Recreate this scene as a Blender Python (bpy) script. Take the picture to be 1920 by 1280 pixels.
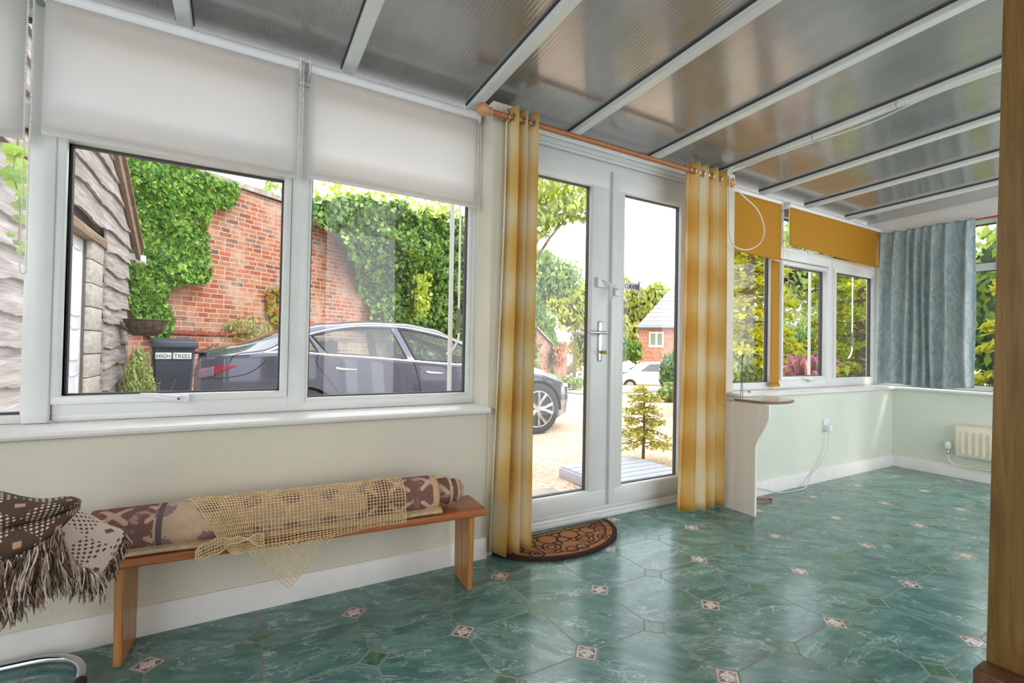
import bpy, bmesh, math, random
from mathutils import Vector, Matrix, noise
random.seed(7)
PI = math.pi
scn = bpy.context.scene
for o in list(bpy.data.objects): bpy.data.objects.remove(o)

# ---------------------------------------------------------------- camera
F, YAW, PITCH, ROLL = 896.2, 0.5216, 0.0139, 0.018
CAM = Vector((0, -2.0498, 1.0))
FW = Vector((math.sin(YAW)*math.cos(PITCH), math.cos(YAW)*math.cos(PITCH), math.sin(PITCH)))
_r = Vector((math.cos(YAW), -math.sin(YAW), 0)); _u = _r.cross(FW)
RT = _r*math.cos(ROLL) + _u*math.sin(ROLL)
UP = -_r*math.sin(ROLL) + _u*math.cos(ROLL)
cd = bpy.data.cameras.new('camera'); cam = bpy.data.objects.new('camera', cd)
scn.collection.objects.link(cam); scn.camera = cam
cd.sensor_width = 36; cd.lens = 36*F/1920; cd.clip_start = 0.02; cd.clip_end = 400
cam.matrix_world = Matrix.Translation(CAM) @ Matrix((RT, UP, -FW)).transposed().to_4x4()

def at(px, py, axis, val):
    """point of the place seen at a photo pixel, at a known distance along one axis"""
    d = FW + RT*((px-960)/F) - UP*((py-640)/F)
    i = 'xyz'.index(axis)
    return CAM + d*((val-CAM[i])/d[i])

# ---------------------------------------------------------------- light
EXPOSURE = 1.08
SKY = 1.8
SUN = 1.0
scn.view_settings.view_transform = 'Standard'; scn.view_settings.look = 'None'
scn.view_settings.exposure = EXPOSURE; scn.view_settings.gamma = 1.0
scn.view_settings.use_curve_mapping = False
w = bpy.data.worlds.new('sky'); scn.world = w; w.use_nodes = True
nt = w.node_tree; nt.nodes.clear()
bg = nt.nodes.new('ShaderNodeBackground'); wo = nt.nodes.new('ShaderNodeOutputWorld')
tcn = nt.nodes.new('ShaderNodeTexCoord'); mpn = nt.nodes.new('ShaderNodeMapping'); mpn.inputs['Scale'].default_value = (1, 1, 3)
nz = nt.nodes.new('ShaderNodeTexNoise'); nz.inputs['Scale'].default_value = 2.2; nz.inputs['Detail'].default_value = 6
rp = nt.nodes.new('ShaderNodeValToRGB')
rp.color_ramp.elements[0].position = .35; rp.color_ramp.elements[0].color = (.66, .70, .76, 1)
rp.color_ramp.elements[1].position = .62; rp.color_ramp.elements[1].color = (.90, .90, .91, 1)
nt.links.new(tcn.outputs['Generated'], mpn.inputs[0]); nt.links.new(mpn.outputs[0], nz.inputs[0])
nt.links.new(nz.outputs[0], rp.inputs[0]); nt.links.new(rp.outputs[0], bg.inputs[0]); bg.inputs[1].default_value = SKY
nt.links.new(bg.outputs[0], wo.inputs[0])
sd = bpy.data.lights.new('sun', 'SUN'); sd.energy = SUN; sd.angle = math.radians(12); sd.color = (1, .95, .86)
so = bpy.data.objects.new('sun', sd); scn.collection.objects.link(so)
so.rotation_euler = (math.radians(42), 0, math.radians(38))

# ---------------------------------------------------------------- helpers
COL = scn.collection
def lin(c):
    f = lambda v: (v/12.92 if v <= .04045 else ((v+.055)/1.055)**2.4)
    return tuple(f(x/255) for x in c)
class B:
    """collects shapes into one mesh"""
    def __init__(s): s.bm = bmesh.new(); s.uv = None
    def box(s, a, b, bev=0, seg=2):
        a = Vector(a); b = Vector(b)
        r = bmesh.ops.create_cube(s.bm, size=1)
        vs = r['verts']
        for v in vs: v.co = Vector([(a[i]+b[i])/2 + v.co[i]*abs(b[i]-a[i]) for i in range(3)])
        if bev > 0:
            es = list({e for v in vs for e in v.link_edges})
            bmesh.ops.bevel(s.bm, geom=es, offset=bev, segments=seg, affect='EDGES', profile=.5)
        return s
    def tube(s, pts, r, n=10, caps=True):
        pts = [Vector(p) for p in pts]; rr = r if isinstance(r, (list, tuple)) else [r]*len(pts)
        rings = []; prev = None
        for i, p in enumerate(pts):
            d = (pts[min(i+1, len(pts)-1)] - pts[max(i-1, 0)])
            if d.length < 1e-9: d = Vector((0, 0, 1))
            d.normalize()
            if prev is None:
                a = Vector((0, 0, 1)) if abs(d.z) < .9 else Vector((1, 0, 0))
                x = d.cross(a).normalized()
            else:
                x = (prev - d*prev.dot(d)).normalized()
            prev = x; y = d.cross(x)
            rings.append([s.bm.verts.new(p + x*math.cos(2*PI*k/n)*rr[i] + y*math.sin(2*PI*k/n)*rr[i]) for k in range(n)])
        for i in range(len(rings)-1):
            for k in range(n):
                s.bm.faces.new((rings[i][k], rings[i][(k+1) % n], rings[i+1][(k+1) % n], rings[i+1][k]))
        if caps:
            s.bm.faces.new(rings[0][::-1]); s.bm.faces.new(rings[-1])
        return s
    def lathe(s, prof, n=24, M=None):
        M = M or Matrix.Identity(4); rings = []
        for r, z in prof:
            rings.append([s.bm.verts.new(M @ Vector((r*math.cos(2*PI*k/n), r*math.sin(2*PI*k/n), z))) for k in range(n)])
        for i in range(len(rings)-1):
            for k in range(n):
                s.bm.faces.new((rings[i][k], rings[i][(k+1) % n], rings[i+1][(k+1) % n], rings[i+1][k]))
        s.bm.faces.new(rings[0][::-1]); s.bm.faces.new(rings[-1])
        return s
    def ball(s, c, r, sx=1, sy=1, sz=1, n=12):
        res = bmesh.ops.create_uvsphere(s.bm, u_segments=n, v_segments=n//2+2, radius=r)
        for v in res['verts']: v.co = Vector((v.co.x*sx, v.co.y*sy, v.co.z*sz)) + Vector(c)
        return s
    def prism(s, poly, axis, a, b):
        """polygon in the two other axes, extruded along axis from a to b"""
        ax = 'xyz'.index(axis); ot = [i for i in range(3) if i != ax]
        def mk(p, t):
            v = [0, 0, 0]; v[ax] = t; v[ot[0]] = p[0]; v[ot[1]] = p[1]; return s.bm.verts.new(v)
        A = [mk(p, a) for p in poly]; Bv = [mk(p, b) for p in poly]; n = len(poly)
        s.bm.faces.new(A[::-1]); s.bm.faces.new(Bv)
        for i in range(n): s.bm.faces.new((A[i], A[(i+1) % n], Bv[(i+1) % n], Bv[i]))
        return s
    def grid(s, fn, nu, nv, uvfn=None, thick=0):
        V = [[s.bm.verts.new(fn(i/nu, j/nv)) for j in range(nv+1)] for i in range(nu+1)]
        lay = s.bm.loops.layers.uv.verify()
        for i in range(nu):
            for j in range(nv):
                f = s.bm.faces.new((V[i][j], V[i+1][j], V[i+1][j+1], V[i][j+1]))
                for l, (a, b) in zip(f.loops, ((i, j), (i+1, j), (i+1, j+1), (i, j+1))):
                    l[lay].uv = uvfn(a/nu, b/nv) if uvfn else (a/nu, b/nv)
        return s
    def make(s, name, m, parent=None, smooth=True, solid=0, fix=True, ang=40):
        if fix: bmesh.ops.recalc_face_normals(s.bm, faces=s.bm.faces)
        me = bpy.data.meshes.new(name); s.bm.to_mesh(me); s.bm.free()
        o = bpy.data.objects.new(name, me); COL.objects.link(o)
        if m: me.materials.append(m)
        if parent: o.parent = parent
        if smooth:
            for p in me.polygons: p.use_smooth = True
            if ang and hasattr(me, 'set_sharp_from_angle'): me.set_sharp_from_angle(angle=math.radians(ang))
        if solid:
            md = o.modifiers.new('solid', 'SOLIDIFY'); md.thickness = solid; md.offset = 0
        return o
def tag(o, label, cat=None, group=None, kind=None):
    if label: o['label'] = label
    if cat: o['category'] = cat
    if group: o['group'] = group
    if kind: o['kind'] = kind
    return o
def empty(name, label, cat, loc=(0, 0, 0), rz=0, group=None, kind=None):
    o = bpy.data.objects.new(name, None); COL.objects.link(o); o.location = loc; o.rotation_euler = (0, 0, rz)
    o.empty_display_size = .05
    return tag(o, label, cat, group, kind)
def copy_tree(o, parent=None):
    c = o.copy(); COL.objects.link(c); c.parent = parent
    for ch in [x for x in bpy.data.objects if x.parent == o]: copy_tree(ch, c)
    return c

# ---------------------------------------------------------------- materials
class M_:
    def __init__(s, name):
        s.m = bpy.data.materials.new(name); s.m.use_nodes = True; s.t = s.m.node_tree
        s.b = s.t.nodes['Principled BSDF']; s.out = s.t.nodes['Material Output']
    def n(s, ty, **kw):
        x = s.t.nodes.new('ShaderNode'+ty)
        for k, v in kw.items(): setattr(x, k, v)
        return x
    def l(s, a, b): s.t.links.new(a, b)
    def coord(s, kind='Object', scale=(1, 1, 1), loc=(0, 0, 0), rot=(0, 0, 0)):
        c = s.n('TexCoord'); mp = s.n('Mapping'); mp.inputs['Scale'].default_value = scale
        mp.inputs['Location'].default_value = loc; mp.inputs['Rotation'].default_value = rot
        s.l(c.outputs[kind], mp.inputs[0]); return mp.outputs[0]
    def noise(s, vec, scale, detail=4, rough=.55, dist=0):
        x = s.n('TexNoise'); x.inputs['Scale'].default_value = scale; x.inputs['Detail'].default_value = detail
        x.inputs['Roughness'].default_value = rough; x.inputs['Distortion'].default_value = dist
        if vec is not None: s.l(vec, x.inputs['Vector'])
        return x.outputs[0]
    def ramp(s, fac, stops, interp='LINEAR'):
        r = s.n('ValToRGB'); e = r.color_ramp.elements; r.color_ramp.interpolation = interp
        while len(e) < len(stops): e.new(.5)
        for el, (p, c) in zip(e, stops):
            el.position = p; el.color = (*c, 1) if len(c) == 3 else c
        s.l(fac, r.inputs[0]); return r.outputs[0]
    def math(s, op, a, b=None, c=None):
        x = s.n('Math', operation=op)
        for i, v in enumerate((a, b, c)):
            if v is None: continue
            if hasattr(v, 'node'): s.l(v, x.inputs[i])
            else: x.inputs[i].default_value = v
        return x.outputs[0]
    def mix(s, f, a, b, blend='MIX'):
        x = s.n('Mix', data_type='RGBA', blend_type=blend)
        for i, v in ((0, f), (6, a), (7, b)):
            if hasattr(v, 'node'): s.l(v, x.inputs[i])
            else: x.inputs[i].default_value = v if i == 0 else (*v[:3], 1)
        return x.outputs[2]
    def bump(s, h, strength=.3, dist=.01):
        x = s.n('Bump'); x.inputs['Strength'].default_value = strength; x.inputs['Distance'].default_value = dist
        s.l(h, x.inputs['Height']); s.l(x.outputs[0], s.b.inputs['Normal']); return x
    def set(s, col=None, rough=None, metal=None, spec=None, **kw):
        if col is not None:
            if hasattr(col, 'node'): s.l(col, s.b.inputs['Base Color'])
            else: s.b.inputs['Base Color'].default_value = (*col, 1)
        if rough is not None:
            if hasattr(rough, 'node'): s.l(rough, s.b.inputs['Roughness'])
            else: s.b.inputs['Roughness'].default_value = rough
        if metal is not None: s.b.inputs['Metallic'].default_value = metal
        if spec is not None: s.b.inputs['Specular IOR Level'].default_value = spec
        return s
def P(name, rgb, rough=.5, metal=0, var=.06, vs=8, bump=0, bs=60, spec=None):
    m = M_(name); c = lin(rgb); v = m.coord()
    nz = m.noise(v, vs, 3)
    d = tuple(x*(1-var*1.6) for x in c); u = tuple(min(1, x*(1+var)) for x in c)
    m.set(m.ramp(nz, [(.3, d), (.7, u)]), rough, metal, spec)
    if bump: m.bump(m.noise(v, bs, 3), bump, .004)
    return m.m
def glass_mat(name, tint=(1, 1, 1), rough=0.0, blend=1.0):
    m = M_(name); m.t.nodes.remove(m.b)
    tr = m.n('BsdfTransparent'); tr.inputs[0].default_value = (*tint, 1)
    gl = m.n('BsdfGlossy'); gl.inputs['Roughness'].default_value = rough
    lw = m.n('LayerWeight'); lw.inputs[0].default_value = .5
    fr = m.math('ADD', m.math('MULTIPLY', m.math('POWER', lw.outputs['Facing'], 5), .93), .07)
    mx = m.n('MixShader'); m.l(m.math('MULTIPLY', fr, blend), mx.inputs[0])
    m.l(tr.outputs[0], mx.inputs[1]); m.l(gl.outputs[0], mx.inputs[2]); m.l(mx.outputs[0], m.out.inputs[0])
    return m.m
def add_trans(m, col, f):
    """thin cloth: part of the light comes through"""
    tl = m.n('BsdfTranslucent')
    if hasattr(col, 'node'): m.l(col, tl.inputs[0])
    else: tl.inputs[0].default_value = (*col, 1)
    mx = m.n('MixShader'); mx.inputs[0].default_value = f
    m.l(m.b.outputs[0], mx.inputs[1]); m.l(tl.outputs[0], mx.inputs[2]); m.l(mx.outputs[0], m.out.inputs[0])

upvc = P('white_upvc', (226, 228, 226), .28, var=.02)
white_gloss = P('white_gloss_paint', (232, 230, 226), .3, var=.03)
cream = M_('cream_wall_paint'); _v = cream.coord()
cream.set(cream.ramp(cream.noise(_v, 2.2, 5), [(.3, lin((212, 206, 188))), (.7, lin((224, 218, 201)))]), .6); cream.bump(cream.noise(_v, 90, 2), .08, .003); cream = cream.m
green_wall = M_('pale_green_wall_paint'); _v = green_wall.coord()
green_wall.set(green_wall.ramp(green_wall.noise(_v, 2.2, 5), [(.3, lin((212, 218, 205))), (.7, lin((222, 227, 214)))]), .6); green_wall.bump(green_wall.noise(_v, 90, 2), .08, .003); green_wall = green_wall.m
chrome = P('chrome', (205, 205, 208), .12, 1, var=.02)
brass = P('brass', (190, 160, 90), .25, 1)
dark_rubber = P('dark_rubber', (38, 38, 42), .6)
plastic_white = P('white_plastic', (236, 236, 238), .35, var=.01)
bead_mat = P('bead_plastic', (228, 226, 218), .35, var=.01)
clear_glass = glass_mat('clear_window_glass', (.97, .985, .98))
glass_seal = P('grey_glazing_seal', (70, 70, 74), .6)

def wood(name, dark, light, rough=.4, axis=0, scale=1.0, bump=.1):
    m = M_(name); sc = [30*scale]*3; sc[axis] = 2.2*scale
    v = m.coord(scale=tuple(sc)); n1 = m.noise(v, 1, 6, .6, 1.2)
    v2 = m.coord(scale=tuple([6*scale if i != axis else .8*scale for i in range(3)])); n2 = m.noise(v2, 1.0, 3)
    c = m.ramp(n1, [(.3, lin(dark)), (.68, lin(light))])
    c = m.mix(m.math('MULTIPLY', n2, .5), c, lin(dark)); m.set(c, rough); m.bump(n1, bump, .003); return m.m
bench_top_mat = wood('varnished_orange_pine', (140, 72, 34), (202, 122, 66), .3, 0)
bench_leg_mat = wood('varnished_pine_leg', (150, 96, 48), (208, 152, 92), .35, 2)
rod_mat = wood('orange_curtain_pole_wood', (150, 84, 44), (196, 122, 72), .35, 0)
finial_mat = wood('turned_beech', (190, 134, 94), (216, 164, 122), .35, 0)
oak_mat = wood('oak_veneer', (112, 82, 40), (158, 122, 68), .4, 2, 1.6)
weathered = None

# floor of green marbled octagon tiles with inset squares
def floor_material():
    m = M_('green_marble_octagon_tiles'); c = m.n('TexCoord'); sp = m.n('SeparateXYZ'); m.l(c.outputs['Object'], sp.inputs[0])
    u = m.math('DIVIDE', m.math('SUBTRACT', sp.outputs[0], .402), .3103); v = m.math('DIVIDE', m.math('ADD', sp.outputs[1], .2), .3005)
    fu0 = m.math('FLOOR', u); fv0 = m.math('FLOOR', v)
    ru = m.math('ROUND', u); rv = m.math('ROUND', v)
    au = m.math('ABSOLUTE', m.math('SUBTRACT', u, ru)); av = m.math('ABSOLUTE', m.math('SUBTRACT', v, rv))
    dsum = m.math('ADD', au, av)
    k = .158; g = .0105
    inset = m.math('LESS_THAN', dsum, k)
    e1 = m.math('LESS_THAN', m.math('ABSOLUTE', m.math('SUBTRACT', dsum, k)), g*1.7)
    e2 = m.math('LESS_THAN', m.math('MINIMUM', au, av), g)
    grout = m.math('MAXIMUM', e1, m.math('MULTIPLY', e2, m.math('SUBTRACT', 1, inset)))
    grout_line = m.math('MULTIPLY', grout, 1.0)
    # marble
    cell = m.n('CombineXYZ'); m.l(fu0, cell.inputs[0]); m.l(fv0, cell.inputs[1])
    wn = m.n('TexWhiteNoise'); wn.noise_dimensions = '3D'; m.l(cell.outputs[0], wn.inputs[0])
    off = m.n('VectorMath', operation='SCALE'); off.inputs['Scale'].default_value = 7; m.l(wn.outputs['Color'], off.inputs[0])
    add = m.n('VectorMath', operation='ADD'); m.l(c.outputs['Object'], add.inputs[0]); m.l(off.outputs[0], add.inputs[1])
    rot = m.n('VectorRotate', rotation_type='Z_AXIS'); m.l(add.outputs[0], rot.inputs['Vector']); m.l(m.math('MULTIPLY', wn.outputs['Value'], 1.1), rot.inputs['Angle'])
    st = m.n('Mapping'); st.inputs['Scale'].default_value = (1, 2.8, 1); m.l(rot.outputs[0], st.inputs[0])
    base = m.ramp(m.noise(st.outputs[0], 6, 8, .68, .5), [(.28, lin((54, 92, 84))), (.5, lin((88, 130, 122))), (.75, lin((134, 168, 164)))])
    def vein(scale, w, dist):
        n_ = m.noise(st.outputs[0], scale, 5, .6, dist)
        return m.math('SUBTRACT', 1, m.math('MINIMUM', m.math('DIVIDE', m.math('ABSOLUTE', m.math('SUBTRACT', n_, .5)), w), 1))
    msk = m.ramp(m.noise(st.outputs[0], 5, 2), [(.40, (0, 0, 0)), (.65, (1, 1, 1))])
    vv = m.math('MULTIPLY', m.math('MAXIMUM', vein(2.8, .010, .6), m.math('MULTIPLY', vein(6, .016, .35), .8)), msk)
    col = m.mix(m.math('MULTIPLY', vv, .95), base, lin((196, 214, 210)))
    # insets
    par = m.math('MODULO', m.math('ABSOLUTE', m.math('ADD', ru, rv)), 2)
    isgreen = m.math('GREATER_THAN', par, .5)
    grn = m.ramp(m.noise(c.outputs['Object'], 45, 5), [(.35, lin((58, 100, 76))), (.7, lin((104, 146, 118)))])
    r1 = m.math('LESS_THAN', dsum, k*.78)          # maroon
    r2 = m.math('LESS_THAN', m.math('MAXIMUM', au, av), k*.40)    # light diamond turned 45
    scr = m.math('GREATER_THAN', m.noise(c.outputs['Object'], 120, 2, .5, 2), .56)
    mar = m.ramp(m.noise(c.outputs['Object'], 95, 2, .5, 1), [(.52, lin((112, 78, 76))), (.60, lin((196, 176, 172)))])
    dec = m.mix(r1, lin((226, 214, 208)), mar)
    dec = m.mix(r2, dec, m.mix(m.math('MULTIPLY', scr, .9), lin((228, 220, 216)), lin((120, 104, 106))))
    ins = m.mix(isgreen, dec, grn)
    col = m.mix(inset, col, ins)
    col = m.mix(grout_line, col, lin((134, 138, 122)))
    rg = m.math('ADD', m.math('MULTIPLY', m.noise(c.outputs['Object'], 14, 4), .12), .13)
    rg = m.math('ADD', rg, m.math('MULTIPLY', grout_line, .3))
    m.set(col, rg, spec=.55)
    m.bump(m.math('ADD', m.math('MULTIPLY', grout_line, -1), m.math('MULTIPLY', m.noise(c.outputs['Object'], 30, 3), .25)), .35, .002)
    return m.m
floor_mat = floor_material()

# glossy fluted bronze polycarbonate
def roof_material():
    m = M_('fluted_polycarbonate'); c = m.n('TexCoord'); sp = m.n('SeparateXYZ'); m.l(c.outputs['Object'], sp.inputs[0])
    wv = m.math('SINE', m.math('MULTIPLY', sp.outputs[0], 2*PI/.018))
    n1 = m.noise(m.coord(scale=(3, 1, 1)), 2.5, 3)
    m.set(m.ramp(n1, [(.3, lin((122, 120, 119))), (.7, lin((136, 133, 129)))]), .16, spec=1.0)
    m.b.inputs['Coat Weight'].default_value = 1; m.b.inputs['Coat Roughness'].default_value = .12; m.b.inputs['Coat IOR'].default_value = 1.8
    m.bump(m.math('ADD', m.math('MULTIPLY', wv, .34), m.math('MULTIPLY', m.noise(m.coord(scale=(1.6, .5, 1)), 1.6, 2), 1.5)), .25, .0035)
    return m.m
roof_mat = roof_material()

def brick_material(name, c1, c2, mortar, scale=1.0, axis='x', dark=True, stain=True):
    m = M_(name); c = m.n('TexCoord'); uvv = c.outputs['UV']
    wob = m.n('VectorMath', operation='SCALE'); wob.inputs['Scale'].default_value = .02
    nn = m.n('TexNoise'); nn.inputs['Scale'].default_value = 3; m.l(uvv, nn.inputs[0]); m.l(nn.outputs['Color'], wob.inputs[0])
    ad = m.n('VectorMath', operation='ADD'); m.l(uvv, ad.inputs[0]); m.l(wob.outputs[0], ad.inputs[1])
    b = m.n('TexBrick'); m.l(ad.outputs[0], b.inputs[0]); b.inputs['Scale'].default_value = 1.0
    b.inputs['Brick Width'].default_value = .215*scale; b.inputs['Row Height'].default_value = .078*scale
    b.inputs['Mortar Size'].default_value = .009*scale; b.inputs['Mortar Smooth'].default_value = .25
    b.inputs['Color1'].default_value = (0, 0, 0, 1); b.inputs['Color2'].default_value = (1, 1, 1, 1); b.inputs['Mortar'].default_value = (.5, .5, .5, 1)
    b.inputs['Bias'].default_value = 0; b.offset = .5; b.squash = .75; b.squash_frequency = 3
    stops = [(0, lin(c1)), (.35, lin(c2)), (.7, lin((192, 116, 78)))]
    if dark: stops = [(0, lin((80, 60, 64))), (.14, lin((112, 66, 58))), (.18, lin(c1)), (.50, lin(c2)), (.70, lin((172, 106, 66))), (.88, lin((150, 112, 94)))]
    col = m.ramp(b.outputs['Color'], stops)
    n2 = m.noise(uvv, 26, 4); col = m.mix(m.math('MULTIPLY', n2, .35), col, lin((170, 120, 100)))
    if stain:
        n3 = m.ramp(m.noise(uvv, 1.5, 7, .75), [(.47, (0, 0, 0)), (.64, (1, 1, 1))])
        col = m.mix(m.math('MULTIPLY', n3, .55), col, lin((204, 186, 172)))
    col = m.mix(b.outputs['Fac'], col, lin(mortar))
    m.set(col, .85); m.bump(m.math('MULTIPLY', b.outputs['Fac'], -1), .8, .01)
    return m.m
old_brick = brick_material('old_red_brick', (138, 62, 46), (164, 74, 52), (190, 166, 144))
house_brick = brick_material('pale_house_brick', (196, 128, 104), (214, 146, 120), (220, 196, 178), 1.4, dark=False, stain=False)

def leaf_material(name, a, b, c, trans=.3):
    m = M_(name); g = m.n('NewGeometry')
    col = m.ramp(g.outputs['Random Per Island'], [(0, lin(a)), (.5, lin(b)), (1, lin(c))])
    m.set(col, .45, spec=.35); add_trans(m, m.mix(.5, col, lin((200, 220, 60))), trans); return m.m
ivy_leaf = leaf_material('ivy_leaf', (48, 88, 40), (92, 138, 60), (150, 178, 92), .2)
ivy_bright = leaf_material('ivy_leaf_bright', (44, 88, 30), (86, 136, 42), (148, 182, 74), .25)
yellow_leaf = leaf_material('yellow_green_leaf', (120, 150, 50), (176, 190, 70), (206, 214, 100), .35)
mid_leaf = leaf_material('mid_green_leaf', (80, 118, 62), (124, 158, 84), (168, 188, 110), .3)
pale_leaf = leaf_material('pale_green_leaf', (110, 140, 84), (160, 182, 112), (196, 206, 140), .35)
gold_leaf = leaf_material('golden_conifer_leaf', (160, 168, 40), (218, 206, 56), (240, 226, 96), .5)
conifer_leaf = leaf_material('conifer_leaf', (66, 100, 58), (112, 146, 70), (168, 186, 70), .3)
red_leaf = leaf_material('red_leaf', (170, 90, 84), (206, 120, 110), (214, 150, 120), .35)
purple_leaf = leaf_material('purple_leaf', (112, 40, 80), (162, 72, 116), (196, 120, 150), .3)
autumn_leaf = leaf_material('autumn_creeper_leaf', (150, 84, 50), (170, 130, 66), (150, 170, 60), .3)
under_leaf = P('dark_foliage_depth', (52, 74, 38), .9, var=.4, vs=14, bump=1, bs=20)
bark = P('bark', (120, 104, 84), .9, var=.3, vs=12, bump=.6)

def leaves(b, pts, size, jitter=.7, droop=0.3, narrow=.6):
    """pts: (position, normal); each leaf is a folded kite of two triangles pairs"""
    bm = b.bm
    for p, nrm in pts:
        s = size*random.uniform(.6, 1.3)
        n = (nrm + Vector((random.gauss(0, jitter), random.gauss(0, jitter), random.gauss(0, jitter)+.15)))
        if n.length < .01: n = Vector((0, 0, 1))
        n.normalize()
        t = n.cross(Vector((random.gauss(0, .5), random.gauss(0, .5), 1))).normalized()
        d = n.cross(t).normalized()
        if d.z > 0: d = -d
        a = p - d*s*.5; e = p + d*s*.55 - n*s*droop*.4
        l = p + t*s*narrow*.5 - n*s*.08; r = p - t*s*narrow*.5 - n*s*.08
        va, ve, vl, vr = (bm.verts.new(x) for x in (a, e, l, r))
        bm.faces.new((va, vl, ve)); bm.faces.new((va, ve, vr))

def inpoly(x, y, poly):
    c = False; j = len(poly)-1
    for i in range(len(poly)):
        xi, yi = poly[i]; xj, yj = poly[j]
        if (yi > y) != (yj > y) and x < (xj-xi)*(y-yi)/(yj-yi+1e-12)+xi: c = not c
        j = i
    return c
def crown_points(blobs, n):
    tot = sum(r[0]*r[2] for _, r in blobs); out = []
    for c, r in blobs:
        for _ in range(int(n*r[0]*r[2]/tot)):
            v = Vector((random.gauss(0, 1), random.gauss(0, 1), random.gauss(0, 1))).normalized()
            k = random.uniform(.62, 1.05)*(1+.22*noise.noise(v*2.3+Vector(c)))
            out.append((Vector((c[0]+v.x*r[0]*k, c[1]+v.y*r[1]*k, c[2]+v.z*r[2]*k)), v))
    return out
def tree(name, label, cat, blobs, n, size, mat, trunk=None, group=None, core=True, narrow=.6, branches=0):
    base = trunk[0] if trunk else (blobs[0][0][0], blobs[0][0][1], -.3)
    t = empty(name, label, cat, base, group=group); off = Vector(base)
    b = B(); leaves(b, [(p-off, v) for p, v in crown_points(blobs, n)], size, narrow=narrow); b.make('foliage', mat, t, smooth=False, fix=False)
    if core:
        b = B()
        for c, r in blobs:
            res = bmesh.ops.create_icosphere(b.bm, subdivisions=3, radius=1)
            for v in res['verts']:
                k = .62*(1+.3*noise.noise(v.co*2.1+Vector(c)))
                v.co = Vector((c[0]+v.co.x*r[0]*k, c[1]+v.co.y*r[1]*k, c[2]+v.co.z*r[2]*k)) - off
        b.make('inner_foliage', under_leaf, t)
    if trunk:
        b = B(); p0 = Vector((0, 0, 0)); p1 = Vector(trunk[1])-off
        b.tube([p0, p0.lerp(p1, .5)+Vector((.05, .05, 0)), p1], [trunk[2], trunk[2]*.8, trunk[2]*.5], 10)
        for k in range(branches):
            c, r = blobs[k % len(blobs)]
            q = Vector(c)-off + Vector((random.uniform(-.7, .7)*r[0], random.uniform(-.5, .5)*r[1], random.uniform(-.3, .6)*r[2]))
            s0 = p0.lerp(p1, random.uniform(.5, 1)); b.tube([s0, s0.lerp(q, .5)+Vector((0, 0, .15)), q], [trunk[2]*.4, trunk[2]*.25, trunk[2]*.08], 6)
        b.make('trunk', bark, t)
    return t

# ================================================================ THE SETTING
XE = 5.18            # end wall
YW = .16             # inner face of the window frames
def zr(y): return 2.2 + .038*(.1-y)      # underside of the rafters
b = B(); b.box((-2.6, -3.6, -.05), (XE+.1, .24, 0)); floor = b.make('floor', floor_mat, smooth=False)
tag(floor, 'green marbled octagon tile floor with small inset squares', 'floor', kind='structure')

# front wall below the windows (left and right of the doors)
b = B(); b.box((-2.6, 0, 0), (1.05, .26, .686)); tag(b.make('wall_front_left', cream, smooth=False), 'low cream wall under the left windows', 'wall', kind='structure')
b = B(); b.box((2.78, 0, 0), (XE+.3, .26, .686)); tag(b.make('wall_front_right', green_wall, smooth=False), 'low pale green wall under the right hand windows', 'wall', kind='structure')
b = B(); b.box((XE, -3.6, 0), (XE+.3, 0, .686)); tag(b.make('wall_end', green_wall, smooth=False), 'pale green end wall with the radiator', 'wall', kind='structure')
b = B(); b.box((-2.7, -3.6, 0), (-2.6, .26, .686)); tag(b.make('wall_left', cream, smooth=False), 'unseen cream wall at the left end, cut low to let light in', 'wall', kind='structure')  # unseen left end, kept at sill height so light comes in above
b = B(); b.box((-1.6, -3.75, 0), (.9, -3.6, 2.42)); tag(b.make('wall_back_blocker', cream, smooth=False), 'unseen stretch of cream wall behind the camera, added to block sky glare in the panes', 'wall', kind='structure')  # unseen stretch added to keep sky reflections out of the left panes
# jamb walls beside the doors
b = B(); b.box((1.05, .0, 0), (1.20, .26, 2.2), .006)
tag(b.make('wall_front_jamb', cream), 'cream upright jamb between left window and curtained doors', 'wall', kind='structure')
b = B(); b.box((2.76, .0, 0), (2.90, .26, 2.2), .006)
tag(b.make('wall_front_jamb_right', cream), 'cream upright jamb behind the right door curtain', 'wall', kind='structure')
b = B(); b.box((1.2, .16, 2.135), (2.76, .26, 2.24)); b.box((1.2, .145, 2.15), (2.76, .17, 2.165), .004); b.box((1.2, .145, 2.18), (2.76, .17, 2.215), .004)
tag(b.make('trim_1', upvc), 'white grooved trim above the glazed doors', 'trim', kind='structure')
# top plates over the windows
b = B(); b.box((-2.6, .16, 2.13), (1.05, .26, 2.185)); tag(b.make('trim_2', upvc), 'white head plate above left windows', 'trim', kind='structure')
b = B(); b.box((2.9, .16, 2.13), (XE+.33, .26, 2.185)); tag(b.make('trim_3', upvc), 'white head plate above right hand windows', 'trim', kind='structure')
# gable infill above the end window
b = B(); b.prism([(.2, 2.125), (-3.6, 2.125), (-3.6, zr(-3.6)+.05), (.2, zr(.2)+.05)], 'x', XE-.02, XE+.2)
tag(b.make('wall_end_gable', white_gloss, smooth=False), 'white sloping infill above the end window', 'wall', kind='structure')
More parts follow.
